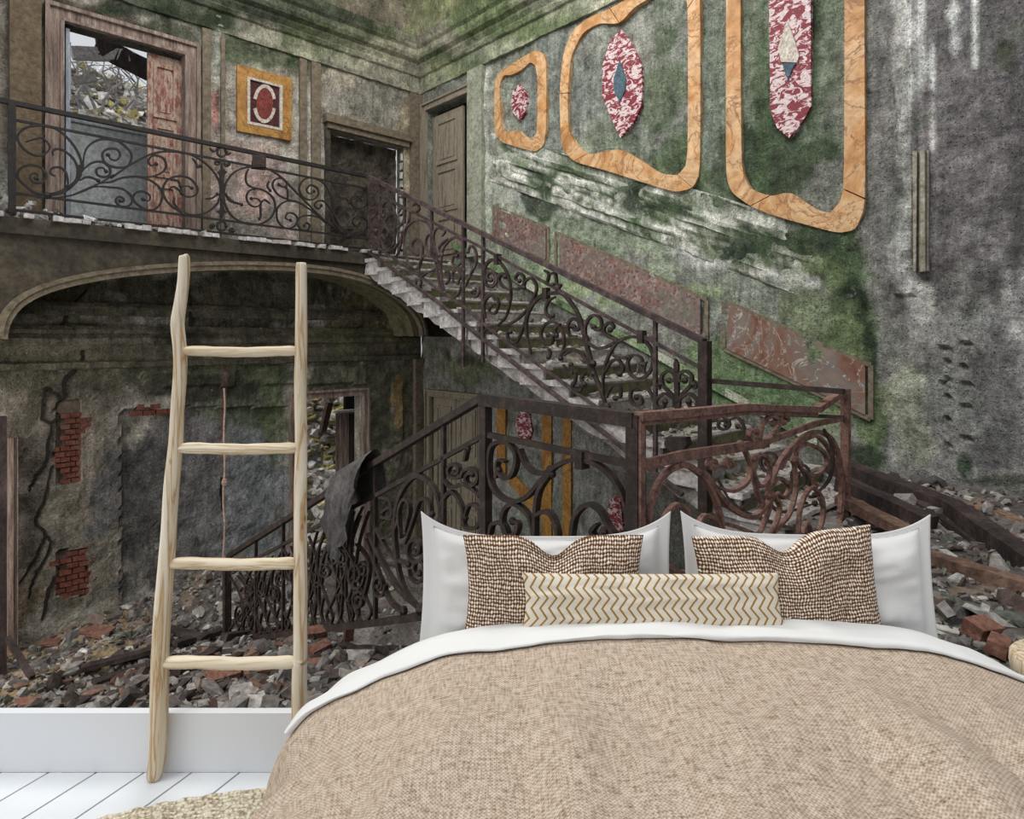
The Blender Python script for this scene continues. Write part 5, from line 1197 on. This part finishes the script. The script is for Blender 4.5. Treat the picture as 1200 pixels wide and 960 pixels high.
for (Y, o_) in prof:
    for k in range(n2+1):
        s_ = -1+2*k/n2; s_ *= .77; x_, z_, t_ = cross(s_); dY = -.035*math.sin(0)+(.012*fbm((s_*6, Y*4, 1), 3)); wr = .006*math.sin(Y*110+s_*3+fbm((s_*3,0,0),2)*4)*(1 if o_ > .013 else 0)
        p = duvet_pt(s_, Y+dY, max(o_, 0)+wr); mb.v.append((p[0], p[1], max(.02, p[2]+min(0, o_)*1.0)))
mb.f = [(i*(n2+1)+k, i*(n2+1)+k+1, (i+1)*(n2+1)+k+1, (i+1)*(n2+1)+k) for i in range(len(prof)-1) for k in range(n2)]
mb.smooth = True
mb.build('folded_sheet', M_SHEET, label='white sheet edge folded back over the head of the duvet', cat='sheet')

def pillow(name, label, group, mat, cx, Yb, Yt, zb, zt, hw, T, dip=.3, side=.06, chop=0, flange=0, rot=0, seam=False, nx=48, ny=40, seed=0, cat='pillow', lift=0):
    root = MB(False); uv = []
    c = Vector((cx, (Yb+Yt)/2, (zb+zt)/2)); up = Vector((0, Yt-Yb, zt-zb)); hh = up.length/2; up.normalize(); right = Vector((math.cos(rot), 0, -math.sin(rot)))
    up = (up-right*up.dot(right)).normalized(); nrm = right.cross(up)*-1
    if nrm.y > 0: nrm = -nrm
    def pt(s_, t_, sd):
        x_ = hw*s_*(1-side*(1-t_*t_)); y_ = hh*t_*(1-dip*(1-s_**4)*(1 if t_ > 0 else .3))
        y_ -= chop*math.exp(-(s_/.22)**2)*max(0, (t_+1)/2)**2.5
        y_ += lift*max(0, t_)*max(0, s_)
        b = 1-flange
        q = max(0, 1-(s_/b)**2)*max(0, 1-(t_/b)**2); th = T*q**.42
        th += .02*fbm((s_*2.5+seed, t_*2.5, seed*3.1), 4)*min(1, q*4)*(T/.08)
        th -= chop*.5*math.exp(-(s_/.16)**2)*max(0, (t_+1)/2)**1.5*min(1, q*6)
        th = max(th, 0)+.004
        return c+right*x_+up*y_+nrm*th*sd*(1 if sd > 0 else .6)
    for sd in (1, -1):
        for i in range(ny+1):
            for k in range(nx+1):
                s_ = math.sin((-1+2*k/nx)*PI/2*.999); t_ = math.sin((-1+2*i/ny)*PI/2*.999)
                s_ = .5*s_+.5*(-1+2*k/nx); t_ = .5*t_+.5*(-1+2*i/ny)
                root.v.append(tuple(pt(s_, t_, sd))); uv.append((s_*hw, t_*hh))
    N_ = (nx+1)*(ny+1)
    for o_, fl_ in ((0, 0), (N_, 1)):
        for i in range(ny):
            for k in range(nx):
                q = (o_+i*(nx+1)+k, o_+i*(nx+1)+k+1, o_+(i+1)*(nx+1)+k+1, o_+(i+1)*(nx+1)+k); root.f.append(q[::-1] if fl_ else q)
    ed = [k for k in range(nx+1)]+[(i)*(nx+1)+nx for i in range(1, ny+1)]+[ny*(nx+1)+k for k in range(nx-1, -1, -1)]+[i*(nx+1) for i in range(ny-1, 0, -1)]
    for a_, b_ in zip(ed, ed[1:]+ed[:1]): root.f.append((a_, b_, b_+N_, a_+N_))
    root.uv = uv; root.smooth = True; o = root.build(name, mat, label=label, cat=cat, group=group)
    if seam:
        b = 1-flange; pth = []
        for k in range(25): pth.append((-b+2*b*k/24, b))
        for k in range(1, 25): pth.append((b, b-2*b*k/24))
        for k in range(1, 25): pth.append((b-2*b*k/24, -b))
        for k in range(1, 25): pth.append((-b, -b+2*b*k/24))
        mb = MB(False); mb.tube([tuple(pt(s_, t_, 1)+nrm*.001) for s_, t_ in pth], .0022, 4, False); mb.build('seam', M_SEAM, o)
    return o
pillow('pillow', 'large white flanged pillow on the left side of the bed', 'white pillows at the bed head', M_SHAM, .125, 2.30, 2.37, .52, 1.015, .462, .11, dip=.36, side=.03, flange=.10, seam=True, seed=1)
pillow('pillow', 'large white flanged pillow on the right side of the bed', 'white pillows at the bed head', M_SHAM, 1.082, 2.30, 2.37, .52, 1.01, .462, .11, dip=.32, side=.03, flange=.10, seam=True, seed=4, rot=.015)
pillow('cushion', 'brown and cream knitted cushion before the left white pillow', 'knitted cushions', M_KNIT, .145, 2.205, 2.255, .60, .962, .318, .085, dip=.0, side=.07, chop=.07, seed=7, cat='cushion')
pillow('cushion', 'brown and cream knitted cushion before the right white pillow', 'knitted cushions', M_KNIT, .955, 2.20, 2.25, .60, .975, .315, .09, dip=.03, side=.05, chop=.06, seed=9, cat='cushion', rot=-.05, lift=.01)
pillow('lumbar_cushion', 'long narrow cream cushion with gold zigzag stripes lying before the knitted ones', None, M_CHEV, .465, 2.10, 2.15, .70, .868, .432, .045, dip=.05, side=.03, seed=12, cat='cushion')

# stool at the right edge
stl = empty('bedside_stool', (1.97, 2.25, 0), 'round pale wooden bedside stool cut off by the right edge, behind the bed corner', 'stool', hall=False)
mb = MB(False); mb.lathe((1.972, 2.25, .0), [(.10,.34),(.145,.38),(.170,.43),(.180,.48),(.178,.51),(.170,.52)], 40); mb.smooth = True; mb.build('seat', M_PINE, stl)
mb = MB(False); mb.lathe((1.972, 2.25, 0), [(.10,0),(.09,.1),(.08,.25),(.10,.345)], 32); mb.smooth = True; mb.build('pedestal', M_PINE, stl)
